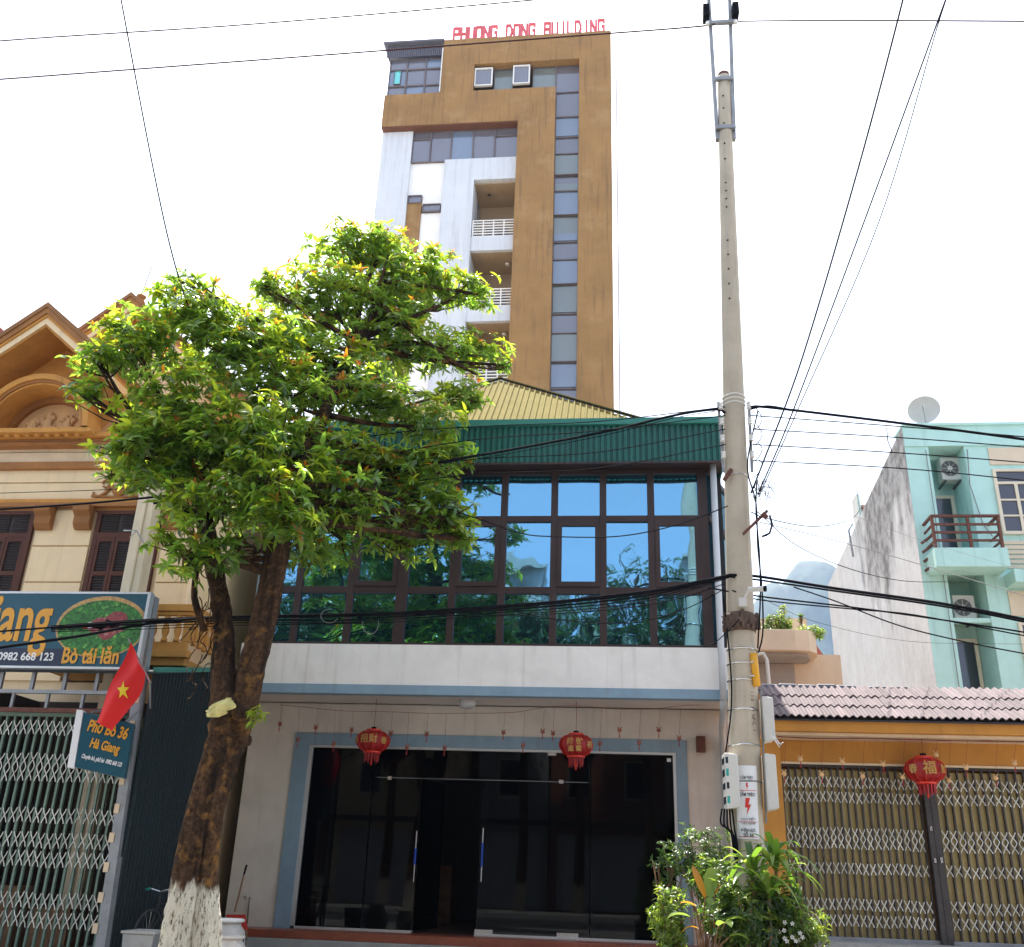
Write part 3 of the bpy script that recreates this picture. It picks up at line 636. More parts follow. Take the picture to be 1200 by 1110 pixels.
cp = Bx(-7.82,-7.52,14.1,14.38,.15,7.3); cp.box(-7.70,-7.64,14.07,14.1,.15,7.3)
cp.build('downpipe_casing', M['cream_pvc'], vl, bevel=.015, label='cream square pipe casing')
st = MB().tube([at(145,622,14.0),at(160,622,13.9),at(168,636,13.9)],.012,5); st.tube([at(160,622,13.9),at(152,630,13.9)],.008,5)
st.build('wall_stay', M['galv'], vl)
# ================================================================ noodle shop gate and metal shed front (left)
gp = thing('gate_shelter', 'dark green ribbed metal side wall of the noodle shop front beside the tree', 'shed', (-6.5,14.5,.15))
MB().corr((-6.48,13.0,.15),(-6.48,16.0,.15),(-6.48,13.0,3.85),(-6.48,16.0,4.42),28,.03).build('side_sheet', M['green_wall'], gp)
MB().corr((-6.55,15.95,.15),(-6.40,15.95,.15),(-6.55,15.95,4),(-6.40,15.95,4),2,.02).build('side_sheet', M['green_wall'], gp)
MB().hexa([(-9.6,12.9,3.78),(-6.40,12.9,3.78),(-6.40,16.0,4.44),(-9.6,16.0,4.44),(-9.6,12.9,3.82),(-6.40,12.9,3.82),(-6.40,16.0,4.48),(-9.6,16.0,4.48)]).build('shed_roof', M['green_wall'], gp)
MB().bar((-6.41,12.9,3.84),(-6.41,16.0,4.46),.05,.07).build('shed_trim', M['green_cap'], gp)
Bx(-16,-6.52,15.6,15.7,.15,3.8).build('inner_wall', pm('inner_brown',(.05,.03,.022),.8,var=.5,scale=1.5), gp); Bx(-9.8,-9.7,13.2,15.6,.15,3.8).build('inner_wall', M['interior'], gp)
for q in ((-8.3,13.4,.15,1.0),(-7.5,13.5,.15,.75)): Bx(q[0]-.3,q[0]+.25,13.4,13.9,q[2],q[3]).build('inner_cabinet', M['wood'], gp)
po = MB().bar((-6.50,12.98,.15),(-6.67,12.98,4.9),.13,.13,up=(0,1,0)); po.build('post', M['galv'], gp)
for i in range(9):
    Bx(-6.64,-6.572,12.90,12.91,.5+i*.36,.62+i*.36).build('reflector_patch', M['pink_white'], gp)
Bx(-9.6,-6.57,12.95,13.02,3.50,3.55).build('beam', M['galv'], gp); Bx(-9.6,-6.57,12.95,13.02,3.24,3.30).build('beam', M['rust'], gp)
s0 = MB().bar((-9.2,13.0,3.55),(-9.2,13.0,3.8),.05,.05,up=(0,1,0)).build('strut', M['galv'], gp)
for i in range(1,6): inst(s0, gp, (i*.48,0,0))
s1 = MB().bar((-9.0,13.0,3.30),(-9.0,13.0,3.50),.04,.04,up=(0,1,0)).build('strut', M['galv'], gp)
for i in range(1,5): inst(s1, gp, (i*.52,0,0))
def lattice_gate(name, label, x0, x1, y, z0, z1, pitch, rows, mbar, mcross, mslat=None, bw=.022, cross_h=.17):
    g = thing(name, label, 'gate', ((x0+x1)/2, y, z0)); n = int(round((x1-x0)/pitch))
    b0 = Bx(x0-bw/2,x0+bw/2,y-.02,y+.02,z0+.05,z1-.02).build('bar', M[mbar], g)
    for i in range(1,n+1): inst(b0, g, (i*pitch,0,0))
    zr = rows[0]; h = cross_h/2; c = MB(); xa, xb = x0+.016, x0+pitch-.016; xm = (xa+xb)/2; yy = y-.034
    for s in (0,1):
        L, Rr = (xa,xb) if s==0 else (xb,xa)
        pts = [(L,yy-.006*s,zr-h),(L+(Rr-L)*.16,yy-.006*s,zr-h*.55),(xm,yy-.006*s,zr),(Rr-(Rr-L)*.16,yy-.006*s,zr+h*.55),(Rr,yy-.006*s,zr+h)]
        for p,q in zip(pts[:-1],pts[1:]): c.bar(p,q,.013,.005,up=(0,1,0))
    c0 = c.build('lattice_link', M[mcross], g)
    jr = random.Random(int(x0*100))
    for rr3 in rows:
        for i in range(n):
            if rr3 == zr and i == 0: continue
            inst(c0, g, (i*pitch+jr.uniform(-.004,.004),0,rr3-zr+jr.uniform(-.006,.006)+.008*math.sin(i*.9+rr3)))
    if mslat:
        s0 = Bx(x0+.012,x0+pitch-.012,y+.03,y+.042,z0+.05,z1-.05).build('slat', M[mslat], g)
        for i in range(1,n): inst(s0, g, (i*pitch,0,0))
    Bx(x0-.04,x1+.04,y-.03,y+.05,z1-.02,z1+.03).build('top_track', M[mbar], g); Bx(x0-.04,x1+.04,y-.03,y+.05,z0,z0+.05).build('bottom_track', M['galv'], g)
    return g
rowsL = [at(100,yy,13).z for yy in (853,892,908,957,986,1009,1058,1081)]
lattice_gate('folding_gate', 'pale green folding lattice gate closed under the noodle shop signboard', -9.62, -6.60, 13.1, .15, 3.22, .118, rowsL, 'gate_green','gate_cross', bw=.03, cross_h=.19)
# ================================================================ signs and flag
sb = thing('signboard', 'dark blue noodle shop signboard with gold letters and a bowl picture', 'signboard', (-8.2,12.8,3.83))
SX1 = -6.66; SX0 = -9.75; SY = 12.8
Bx(SX0,SX1,SY,SY+.10,3.85,4.90).build('board', M['sign_blue'], sb, bevel=.003)
for q in ((SX0,SX1,SY-.01,SY+.11,4.90,4.93),(SX0,SX1,SY-.01,SY+.11,3.82,3.85),(SX1,SX1+.045,SY-.01,SY+.11,3.82,4.93)): Bx(*q).build('frame', M['alu'], sb)
Bx(-9.2,-7.75,SY-.004,SY-.001,3.86,4.10).build('text_band', M['sign_navy'], sb)
text('Giang', .98, M['sign_gold'], sb, (-8.05,SY-.006,4.22), sx=.58, bold=.018, align='RIGHT', name='lettering')
text('0982 668 123', .155, M['sign_white'], sb, (-8.72,SY-.009,3.93), sx=.98, bold=.003)
text('Bò tái lăn', .31, M['sign_gold'], sb, (-7.76,SY-.012,3.90), sx=.70, bold=.008)
def disc(cx,cz,rx,rz,y,t,n=40): return MB().prism([(min(-6.668,cx+rx*math.cos(2*math.pi*i/n)),y,cz+rz*math.sin(2*math.pi*i/n)) for i in range(n)],(0,t,0))
bcx, bcz = -7.27, 4.42
bp_ = disc(bcx,bcz,.68,.445,SY-.004,.003).build('bowl_picture', M['bowl_rim'], sb)
disc(bcx,bcz-.02,.645,.405,SY-.0075,.003).build('herbs_print', M['herbs'], bp_)
rb = random.Random(2)
for (cx,cz,rx,rz) in ((-7.18,4.38,.24,.13),(-7.06,4.52,.16,.10),(-7.30,4.46,.13,.09)):
    bp2 = [(cx+rx*(1+.25*rb.uniform(-1,1))*math.cos(2*math.pi*i/16),SY-.0105,cz+rz*(1+.3*rb.uniform(-1,1))*math.sin(2*math.pi*i/16)) for i in range(16)]
    MB().prism(bp2,(0,.0025+.0001*cx,0)).build('beef_print', M['beef'], bp_)
disc(-7.44,4.44,.06,.045,SY-.013,.002).build('egg_print', M['sign_white'], bp_); disc(-7.50,4.42,.04,.03,SY-.0155,.002).build('chilli_print', M['flag_red'], bp_)
s2 = thing('hanging_sign', 'small blue box sign reading Pho Bo 36 Ha Giang hanging below the flag', 'sign', (-6.78,12.55,2.42))
hs_ = MB().hexa([(-7.03,12.42,2.47),(-6.42,12.60,2.36),(-6.46,12.74,2.36),(-7.07,12.56,2.47),(-7.06,12.42,3.17),(-6.43,12.60,3.06),(-6.47,12.74,3.06),(-7.10,12.56,3.17)]).build('board', M['sign_blue'], s2, bevel=.004)
MB().hexa([(-7.12,12.39,2.46),(-7.035,12.41,2.455),(-7.075,12.57,2.455),(-7.16,12.55,2.46),(-7.15,12.39,3.20),(-7.065,12.41,3.195),(-7.105,12.57,3.195),(-7.19,12.55,3.20)]).build('edge_panel', M['sign_white'], s2, bevel=.004)
rz = math.atan2(.18,.61)
from mathutils import Euler
def t2(b,s,m,t,zz,sx,bold,dy=0):
    p = Vector((-7.045,12.408,0)).lerp(Vector((-6.43,12.59,0)), t); o = text(b,s,M[m],s2,(p.x,p.y-.006+dy,zz),name='lettering',sx=sx,bold=bold,align='CENTER'); 
    dv = Vector((.61,.18,-.11)).normalized(); yv = Vector((-.03,0,.70)).normalized(); zv = dv.cross(yv).normalized(); yv = zv.cross(dv)
    o.rotation_euler = Matrix((dv,yv,zv)).transposed().to_euler(); return o
t2('Phở Bò 36',.205,'sign_gold',.52,2.895,.60,.006); t2('Hà Giang',.165,'sign_gold',.52,2.70,.62,.005); t2('Chuyên bò, phở bò  0982 668 123',.075,'sign_white',.52,2.545,.50,.002)
MB().bar((-6.55,12.62,3.08),(-6.55,12.95,3.3),.02,.02).bar((-7.0,12.5,3.18),(-7.0,12.95,3.3),.02,.02).build('bracket', M['galv'], s2)
fg = thing('flag', 'red flag with a yellow star hanging limp over the small blue sign', 'flag', (-6.75,12.35,3.0))
def flag():
    vs = []; nu, nv = 14, 20
    tl, tr = at(152,752,12.35), at(168,788,12.35); bl_, br_ = at(112,846,12.3), at(131,857,12.3)
    for j in range(nv+1):
        v = j/nv
        for i in range(nu+1):
            u = i/nu
            L = Vector(tl).lerp(bl_, v) ; Rr = Vector(tr).lerp(br_, v) if v>0 else Vector(tr)
            if v < .12: pass
            wv = .05*math.sin(u*7+v*3)*(.4+.6*u) + .03*math.sin(v*6+1)
            edge = 1.0+.25*math.sin(math.pi*min(1,v*1.1))
            p = L.lerp(Rr, u*edge) ; p.y += wv; p.x += .012*math.sin(v*9); vs.append(p)
    fs = [(j*(nu+1)+i, j*(nu+1)+i+1, (j+1)*(nu+1)+i+1, (j+1)*(nu+1)+i) for j in range(nv) for i in range(nu)]
    o = MB().add(vs,fs).build('cloth', M['flag_red'], fg, smooth=True)
    # star laid on the cloth, following its folds
    def P(u,v):
        i = min(nu-1,int(u*nu)); j = min(nv-1,int(v*nv)); fu = u*nu-i; fv = v*nv-j
        g = lambda a,b: Vector(vs[b*(nu+1)+a]); q = g(i,j).lerp(g(i+1,j),fu).lerp(g(i,j+1).lerp(g(i+1,j+1),fu),fv); q.y -= .008; return q
    c = (.55,.44); ring_ = []
    for k in range(10):
        a = -math.pi/2+k*math.pi/5+.5; rr4 = 1 if k%2==0 else .4; ring_.append(P(c[0]+.24*rr4*math.cos(a), c[1]+.11*rr4*math.sin(a)))
    MB().add([P(*c)]+ring_, [(0,1+k,1+(k+1)%10) for k in range(10)]).build('star', M['flag_star'], fg)
    MB().tube([at(150,748,12.36),at(176,800,12.6),at(176,830,12.95)],.012,6).build('flag_staff', M['galv'], fg)
flag()
# ================================================================ right gatehouse
gh = thing('gatehouse', 'ochre gate portal with a tiled canopy right of the utility pole', 'building', (4.6,15.6,.15))
Bx(2.28,12,14.72,14.86,3.43,3.60).build('beam', M['orange_wall'], gh, bevel=.006); Bx(2.28,12,14.86,15.38,3.39,3.45).build('soffit', M['pink_white'], gh)
Bx(2.30,12,15.38,15.6,3.07,3.39).build('lintel', M['orange_wall'], gh); Bx(2.45,12,15.36,15.40,3.04,3.07).build('lintel_trim', M['pink_white'], gh)
Bx(2.10,2.44,15.3,15.9,.4,3.39).build('pillar', M['orange_wall'], gh, bevel=.01); Bx(6.9,7.3,15.3,15.9,.4,3.39).build('pillar', M['orange_wall'], gh)
Bx(2.3,12,15.95,16.2,.15,4.2).build('rear_wall', M['orange_wall'], gh)
Bx(2.1,12,14.9,16.2,.15,.66).build('threshold', M['cement'], gh)
MB().tube([(2.35,14.9,3.37),(2.9,14.95,3.36),(3.6,14.98,3.38),(4.8,15.0,3.375),(7,15.0,3.38)],.008,5).build('cable', M['string_red'], gh)
# roof tiles: three courses of single-wave tiles
EV = Vector((2.26,14.62,3.60)); sl3 = Vector((0,.40,.215)); wv = .108
def tile(u0, course):
    m = MB(); vs = []; L_ = sl3*1.18; nm = Vector((0,-.47,.88)); nseg = 6
    base = EV+sl3*course+Vector((u0,0,0))+nm*.03*0
    for i in range(nseg+1):
        t = i/nseg; h = .035*(.5-.5*math.cos(2*math.pi*t))
        p = base+Vector((t*(wv),0,0))+nm*(h+.028); q = p+L_-nm*.022
        vs += [p,q,p-nm*.014]
    fs = []
    for i in range(nseg): fs += [(3*i,3*i+3,3*i+4,3*i+1),(3*i+2,3*i+5,3*i+3,3*i)]
    return m.add(vs,fs)
tl0 = tile(0,0).build('roof_tile', M['clay_tile'], gh)
for c in range(3):
    for i in range(42):
        if c==0 and i==0: continue
        dv = sl3*c; inst(tl0, gh, (i*wv, dv.y+random.uniform(-.006,.006), dv.z+random.uniform(-.002,.004)))
MB().hexa([EV+Vector((-.02,.05,-.03)),EV+Vector((9,.05,-.03)),EV+Vector((9,1.24,.63)),EV+Vector((-.02,1.24,.63)),EV+Vector((-.02,.05,.0)),EV+Vector((9,.05,.0)),EV+Vector((9,1.24,.64)),EV+Vector((-.02,1.24,.64))]).build('roof_deck', M['clay_dark'], gh)
MB().hexa([EV+Vector((4.54,.0,.0)),EV+Vector((9,.0,.0)),EV+Vector((9,1.3,.68)),EV+Vector((4.54,1.3,.68)),EV+Vector((4.54,.0,.05)),EV+Vector((9,.0,.05)),EV+Vector((9,1.3,.73)),EV+Vector((4.54,1.3,.73))]).build('roof_deck', M['clay_tile'], gh)
for i in range(5):
    a = EV+Vector((.02+i*.30,1.26,.66+.01*(i%2))); MB().lathe((0,0,0),[(.055,0),(.07,.02),(.07,.27),(.055,.29)],10)
    MB().tube([a,a+Vector((.02,0,0)),a+Vector((.27,0,.005)),a+Vector((.29,0,.005))],[.055,.065,.055,.045],8).build('ridge_tile', M['ridge_tile'], gh)
for i in range(2):
    a = EV+Vector((1.72+i*.33,1.26,.66)); MB().tube([a,a+Vector((.02,0,0)),a+Vector((.30,0,.01))],[.04,.05,.04],8).build('ridge_tile', M['ridge_tile'], gh)
rowsR = [at(1000,yy,15.5).z for yy in (918,935,977,989,1018,1060,1079)]
lattice_gate('folding_gate', 'dark brown folding lattice gate with olive slats left of its centre post', 2.47, 4.44, 15.5, .66, 3.03, .1035, rowsR,'gate_brown','gate_cross','gate_slat',bw=.022,cross_h=.15)
lattice_gate('folding_gate', 'dark brown folding lattice gate with olive slats right of its centre post', 4.66, 6.86, 15.5, .66, 3.03, .117, rowsR,'gate_brown','gate_cross','gate_slat',bw=.022,cross_h=.15)
gpst = Bx(4.47,4.63,15.38,15.5,.66,3.03); gpst.box(4.545,4.555,15.37,15.38,.7,3.0)
o = gpst.build('gate_post', M['gate_brown'], loc=(4.55,15.44,.66), label='dark steel centre post between the two brown folding gates', cat='post', bevel=.004)
for zz in (2.15,1.72): Bx(4.49,4.52,15.355,15.378,zz,zz+.06).build('bolt', M['steel'], o)
Bx(4.58,4.61,15.355,15.378,1.72,1.80).build('lock', M['steel'], o)
# ================================================================ teal house
M['collar'] = pm('collar', (.11,.07,.05), .85, var=.5, scale=14, bump=.3)
th_ = thing('teal_house', 'turquoise house with a stained grey side wall, rusty balcony and dish on its roof', 'building', (9.5,25,0))
def tb(name,x0,x1,y0,y1,z0,z1,mat,bev=0,par=None): return Bx(x0,x1,y0,y1,z0,z1).build(name, M[mat], par or th_, bevel=bev)
tb('wall',6.952,7.50,22,23,0,11.20,'teal'); tb('wall',8.31,15,22,23,0,11.20,'teal'); tb('wall',7.50,8.31,23,23.2,0,11.2,'teal_in')
tb('parapet',6.952,15,21.96,22.6,11.20,11.72,'teal'); tb('parapet_coping',6.94,15,21.90,22.65,11.72,11.78,'teal'); tb('soffit',7.50,8.31,22.6,23,11.12,11.2,'teal')
tb('rear_block',6.96,15,23.2,31.4,0,10.3,'teal_in')
def stained_wall_mat():
    m = pm('side_plaster', (.56,.565,.575), .9, var=.10, streak=(.40,.40,.40), samt=.35, sthr=.48, bump=.25, bscale=10)
    nt = m.node_tree; N = nt.nodes; L = nt.links; b = N['Principled BSDF']; src = b.inputs['Base Color'].links[0].from_socket
    geo = N.new('ShaderNodeNewGeometry'); sp = N.new('ShaderNodeSeparateXYZ'); L.new(geo.outputs['Position'], sp.inputs[0])
    def math_(op, a, b2, c=None):
        n = N.new('ShaderNodeMath'); n.operation = op
        for i,v in enumerate((a,b2)):
            if hasattr(v,'links'): L.new(v, n.inputs[i])
            else: n.inputs[i].default_value = v
        return n.outputs[0]
    nz = N.new('ShaderNodeTexNoise'); nz.inputs['Scale'].default_value = 1.1; nz.inputs['Detail'].default_value = 8; nz.inputs['Roughness'].default_value=.7
    mp = N.new('ShaderNodeMapping'); mp.inputs['Scale'].default_value = (1.0,1.0,.28); L.new(geo.outputs['Position'], mp.inputs[0]); L.new(mp.outputs[0], nz.inputs[0])
    # stained zone: the upper front part of the wall, fading downwards
    zz = math_('SUBTRACT', sp.outputs[2], 8.2); z1 = math_('MULTIPLY', zz, .33)
    yy = math_('SUBTRACT', 27.2, sp.outputs[1]); y1 = math_('MULTIPLY', yy, .55)
    mn = math_('MINIMUM', z1, y1); s = math_('ADD', mn, math_('MULTIPLY', math_('SUBTRACT', nz.outputs[0], .5), 3.0))
    mr = N.new('ShaderNodeMapRange'); mr.inputs[1].default_value = .0; mr.inputs[2].default_value = .5; mr.inputs[4].default_value = .9; L.new(s, mr.inputs[0])
    n3 = N.new('ShaderNodeTexNoise'); n3.inputs['Scale'].default_value = 3.5; n3.inputs['Detail'].default_value = 6; L.new(geo.outputs['Position'], n3.inputs[0])
    r3 = N.new('ShaderNodeMapRange'); r3.inputs[1].default_value=.42; r3.inputs[2].default_value=.6; r3.inputs[3].default_value=.6; L.new(n3.outputs[0], r3.inputs[0])
    f = math_('MULTIPLY', mr.outputs[0], r3.outputs[0])
    mx = N.new('ShaderNodeMix'); mx.data_type='RGBA'; L.new(f, mx.inputs[0]); L.new(src, mx.inputs[6]); mx.inputs[7].default_value = (.10,.095,.095,1)
    L.new(mx.outputs[2], b.inputs['Base Color']); return m
sw = [(6.945,21.995,0),(6.945,31.6,0),(6.945,31.6,10.5),(6.945,26.4,11.17),(6.945,21.995,11.72)]
MB().prism(sw,(.006,0,0)).build('side_wall', stained_wall_mat(), th_)
tb('cream_panel',8.85,15,21.97,22,10.70,11.14,'cream_panel',.004)
s0 = Bx(8.78,15,21.96,22,8.72,8.80).build('cream_slat', M['cream_panel'], th_)
for i in range(1,6): inst(s0, th_, (0,0,-i*.115))
tb('cream_panel',8.75,15,21.97,22,7.05,7.62,'cream_panel',.004)
def cwin(x0,x1,z0,z1,y,nx,trans):
    w = Bx(x0,x1,y-.05,y+.03,z1-.06,z1); w.box(x0,x1,y-.08,y+.03,z0,z0+.07).box(x0,x0+.07,y-.05,y+.03,z0+.07,z1-.06).box(x1-.07,x1,y-.05,y+.03,z0+.07,z1-.06)
    o = w.build('window', M['win_cream'], th_); tb('pane',x0+.07,x1-.07,y,y+.02,z0+.07,z1-.06,'dark_glass',par=o)
    g = MB(); g.box(x0+.07,x1-.07,y-.04,y-.003,trans,trans+.06); st_ = (x1-x0-.14)/nx
    for i in range(1,nx): g.box(x0+.07+i*st_-.035,x0+.07+i*st_+.035,y-.04,y-.003,z0+.07,trans)
    for i in range(nx):
        for k in (1,2):
            zz = z0+.07+(trans-z0-.07)*k/3; g.box(x0+.07+i*st_+(.035 if i else 0),x0+.07+(i+1)*st_-(.035 if i<nx-1 else 0),y-.035,y-.003,zz-.02,zz+.02)
    g.build('glazing_bars', M['win_cream'], o); return o
cwin(8.86,10.2,8.95,10.58,21.99,3,10.20); cwin(11.2,12.5,8.95,10.58,21.99,3,10.2); cwin(8.85,10.2,5.2,6.9,21.99,3,6.4)
def cdoor(x0,x1,z0,z1,y):
    w = Bx(x0,x0+.08,y-.06,y,z0,z1-.08); w.box(x1-.08,x1,y-.06,y,z0,z1-.08).box(x0,x1,y-.06,y,z1-.08,z1)
    o = w.build('door', M['win_cream'], th_); tb('pane',x0+.08,x1-.08,y-.03,y-.01,z0,z1-.08,'dark_glass',par=o); return o
cdoor(7.72,8.25,8.3,10.30,22.99); cdoor(7.52,8.28,4.5,6.75,22.99)
tb('cornice_strip',7.5,8.31,22.02,22.2,6.9,7.0,'teal')
# balcony
B_ = [(7.10,21.35),(8.62,21.35),(8.62,22.0),(7.10,22.0)]
tb('balcony_slab',7.08,8.64,21.3,21.99,7.98,8.42,'teal',.01); tb('balcony_slab',7.52,8.29,21.99,22.98,8.1,8.3,'teal_in')
rb_ = MB()
for x in (7.13,8.56,7.9): rb_.box(x-.03,x+.03,21.33,21.39,8.42,9.16)
rb_.box(7.10,8.60,21.32,21.40,9.16,9.21).box(7.10,7.16,21.41,21.97,9.16,9.21).box(8.54,8.6,21.41,21.97,9.16,9.21)
rb_ = rb_.build('balcony_railing', M['rust'], th_)
r0 = Bx(7.16,8.53,21.34,21.38,8.58,8.63).build('rail', M['rust'], rb_); inst(r0, rb_, (0,0,.19)); inst(r0, rb_, (0,0,.38))
r1 = Bx(7.11,7.15,21.4,21.97,8.58,8.62).build('rail', M['rust'], rb_); inst(r1, rb_, (0,0,.19)); inst(r1, rb_, (0,0,.38)); inst(r1, rb_, (1.44,0,0)); inst(r1, rb_, (1.44,0,.19))
tb('ledge',8.75,15,21.45,21.99,7.68,7.98,'teal',.01)
f0 = MB().bar((7.0,21.9,8.05),(7.22,21.75,8.2),.04,.05).build('rusty_fin', M['rust'], th_)
for i in range(1,4): inst(f0, th_, (0,0,i*.22))
MB().tube([(8.38,21.97,11.1),(8.30,21.95,10.2),(8.45,21.95,9.2),(8.62,21.95,8.9)],.012,5).build('cable', M['wire_grey'], th_)
MB().tube([(7.42,21.96,11.1),(7.40,21.96,5)],.010,5).build('cable', M['wire_grey'], th_)
def ac(x,y,z,lab,side):
    a = thing('air_conditioner', lab, 'air conditioner', (x,y,z), 'air conditioner outdoor units on the turquoise house')
    Bx(x-.24,x+.24,y-.16,y+.16,z,z+.58).build('housing', M['ac_white'], a, bevel=.015)
    MB().tube([(x-.04,y-.165,z+.29),(x-.04,y-.172,z+.29)],.20,20).build('fan_grille', M['ac_dark'], a)
    rg = MB().tube([(x-.04,y-.180,z+.29),(x-.04,y-.186,z+.29)],.06,12).build('fan_hub', M['ac_white'], a)
    for k in range(4):
        an = k*math.pi/4; MB().bar((x-.04-.19*math.cos(an),y-.176,z+.29-.19*math.sin(an)),(x-.04+.19*math.cos(an),y-.176,z+.29+.19*math.sin(an)),.008,.006,up=(0,1,0)).build('grille_bar', M['ac_white'], a)
    for s in (-.17,.17): MB().box(x+s-.015,x+s+.015,y-.17,y+.38,z-.05,z-.002).build('bracket', M['ac_dark'], a)
    MB().tube([(x+.2,y,z+.3),(x+.34,y+.05,z+.35),(x+.32,y+.1,z+.1),(x+.2,y+.2,z-.05)],.02,6).build('hose', M['ac_white'], a)
ac(8.12,22.6,10.52,'upper air conditioner unit under the parapet of the turquoise house',0)
ac(7.92,22.55,7.05,'lower air conditioner unit beneath the rusty balcony of the turquoise house',0)
ds = thing('satellite_dish', 'grey satellite dish on the roof edge of the turquoise house', 'satellite dish', (7.55,22.4,11.78))
dc = at(1083,482,22.3); dn = (Vector((-.36,-.93,.02))).normalized(); q_ = dn.to_track_quat('Z','Y'); m = MB(); prof = [(0,0),(.15,.012),(.27,.04),(.38,.08)]
vs = []; n=28
for (r_,z_) in prof:
    for k in range(n): v = Vector((r_*math.cos(2*math.pi*k/n), r_*math.sin(2*math.pi*k/n), z_)); v.rotate(q_); vs.append(dc+v)
m.add(vs,[(i*n+k,i*n+(k+1)%n,(i+1)*n+(k+1)%n,(i+1)*n+k) for i in range(3) for k in range(n)]).build('reflector', M['dish'], ds, smooth=True)
a_ = dc+dn*.36; MB().tube([dc-Vector((0,0,.36))+dn*.05,a_-Vector((0,0,.06)),a_],.014,6).build('feed_arm', M['galv'], ds); MB().tube([a_,a_-dn*.1],.03,8).build('receiver', M['ac_white'], ds)
MB().tube([dc-dn*.02,dc-dn*.12,Vector((dc.x+.03,dc.y+.12,11.74))],.025,8).build('mast', M['galv'], ds)
wt = thing('water_tank', 'rusty solar water heater tank behind the top of the stained side wall', 'water tank', (7.4,27,11.0))
MB().tube([(7.1,27.3,11.45),(8.2,27.3,11.45)],.27,14).build('tank', M['rust'], wt); Bx(7.0,7.09,27.0,27.6,11.12,11.95).build('end_plate', M['ac_white'], wt)
MB().tube([(7.05,26.9,10.9),(7.0,26.9,12.0),(7.9,26.9,12.0)],.02,6).build('pipe', M['galv'], wt); MB().tube([(6.93,27.5,11.2),(6.8,27.5,11.0),(6.85,27.5,10.2)],.03,6).build('pipe', M['galv'], wt)
MB().tube([(6.90,22.8,11.4),(6.82,22.8,11.75),(6.84,22.8,12.1)],.012,5).build('roof_bracket', M['wire'], th_)
# ================================================================ peach house with roof planter
ph_ = thing('peach_house', 'peach house behind the gatehouse with a rounded planter balcony', 'building', (3.4,19.5,0))
Bx(2.15,4.36,19.3,24,0,5.55).build('wall', M['peach'], ph_); Bx(2.15,3.95,20.2,24,5.55,6.50).build('wall', M['peach'], ph_)
cv = [(2.2,19.29,5.42),(2.2,18.35,5.42),(3.35,18.35,5.42),(3.62,18.42,5.42),(3.78,18.62,5.42),(3.84,18.9,5.42),(3.84,19.29,5.42)]
MB().prism(cv,(0,0,.40)).build('planter_parapet', M['peach'], ph_, bevel=.01)
cv2 = [(2.25,19.29,5.36),(2.25,18.5,5.36),(3.3,18.5,5.36),(3.6,18.6,5.36),(3.7,18.9,5.36),(3.7,19.29,5.36)]
MB().prism(cv2,(0,0,.055)).build('soffit', M['peach_grey'], ph_); Bx(2.3,3.45,19.24,19.29,4.0,5.35).build('wall_recess', M['peach_grey'], ph_)
MB().tube([(2.62,18.2,5.30),(2.72,18.2,5.32),(2.78,18.2,5.2),(2.80,18.2,4.2)],.035,8).build('pipe', M['ac_white'], ph_)
MB().prism([(3.95,20.4,5.56),(4.36,20.4,5.56),(4.34,20.4,5.66),(4.15,20.4,5.98)],(0,2,0)).build('gable_end', M['red_tile'], ph_)
# ================================================================ utility pole
pl = thing('utility_pole', 'tall tapered concrete utility pole standing among the plants', 'utility pole', (1.47,12,.15))
PA = Vector((1.43,12,.15)); PB = Vector((1.785,12,13.22))
def pc(z): t = (z-PA.z)/(PB.z-PA.z); return PA.lerp(PB,t)
def pr(z): t = (z-PA.z)/(PB.z-PA.z); return .205+(.095-.205)*t
m = MB(); zz_ = [PA.z+i*(13.22-.15)/26 for i in range(27)]
m.tube([pc(z) for z in zz_],[pr(z) for z in zz_],28); m.build('shaft', M['concrete_pole'], pl, smooth=True)
MB().lathe(pc(13.22),[(.095,0),(.09,.06),(.05,.10),(0,.11)],16).build('cap', M['rust'], pl, smooth=True)
hl = MB()
for z in (9.0,9.25,9.5,9.75,10.0,10.6,10.75,10.9,11.05,11.5,11.8,12.2,12.5,12.75):
    c = pc(z); r_ = pr(z); hl.tube([c+Vector((-.03,-r_-.004,0)),c+Vector((-.03,-r_+.01,0))],.014,6)
hl.build('bolt_holes', M['dark_void'], pl)
for s in (-1,1):
    b_ = pc(12.0)+Vector((s*.125,0,-.05)); t_ = Vector((1.80+s*.175,12,15.2)); MB().bar(b_,t_,.055,.09,up=(0,1,0)).build('channel_bar', M['galv'], pl)
for z,w_ in ((14.3,.22),(14.95,.30),(13.1,.14),(12.12,.15)):
    t = (z-12.0)/3.2; cx = pc(12).x+(1.80-pc(12).x)*t; Bx(cx-w_,cx+w_,11.88,11.94,z-.03,z+.03).build('cross_bar', M['galv'], pl); 
for s in (-1,1): Bx(1.79+s*.235-.05,1.79+s*.235+.05,11.8,12.0,14.38,14.62).build('insulator_block', M['wire'], pl); MB().lathe((1.79+s*.225,11.85,14.2),[(0,0),(.03,.0),(.03,.06),(0,.07)],8).build('insulator', M['insulator'], pl)
for z,n_ in ((7.36,3),(6.3,1),(4.0,1),(3.82,1),(3.62,1),(3.27,1),(2.86,1),(2.45,1)):
    for k in range(n_):
        c = pc(z+k*.06); r_ = pr(z)+.004
        MB().tube([(c.x+r_*math.cos(a),c.y+r_*math.sin(a),c.z+.004*math.sin(3*a)) for a in [i*2*math.pi/24 for i in range(25)]],.009,5,cap=False).build('steel_band', M['steel'] if z<7 else M['insulator'], pl)
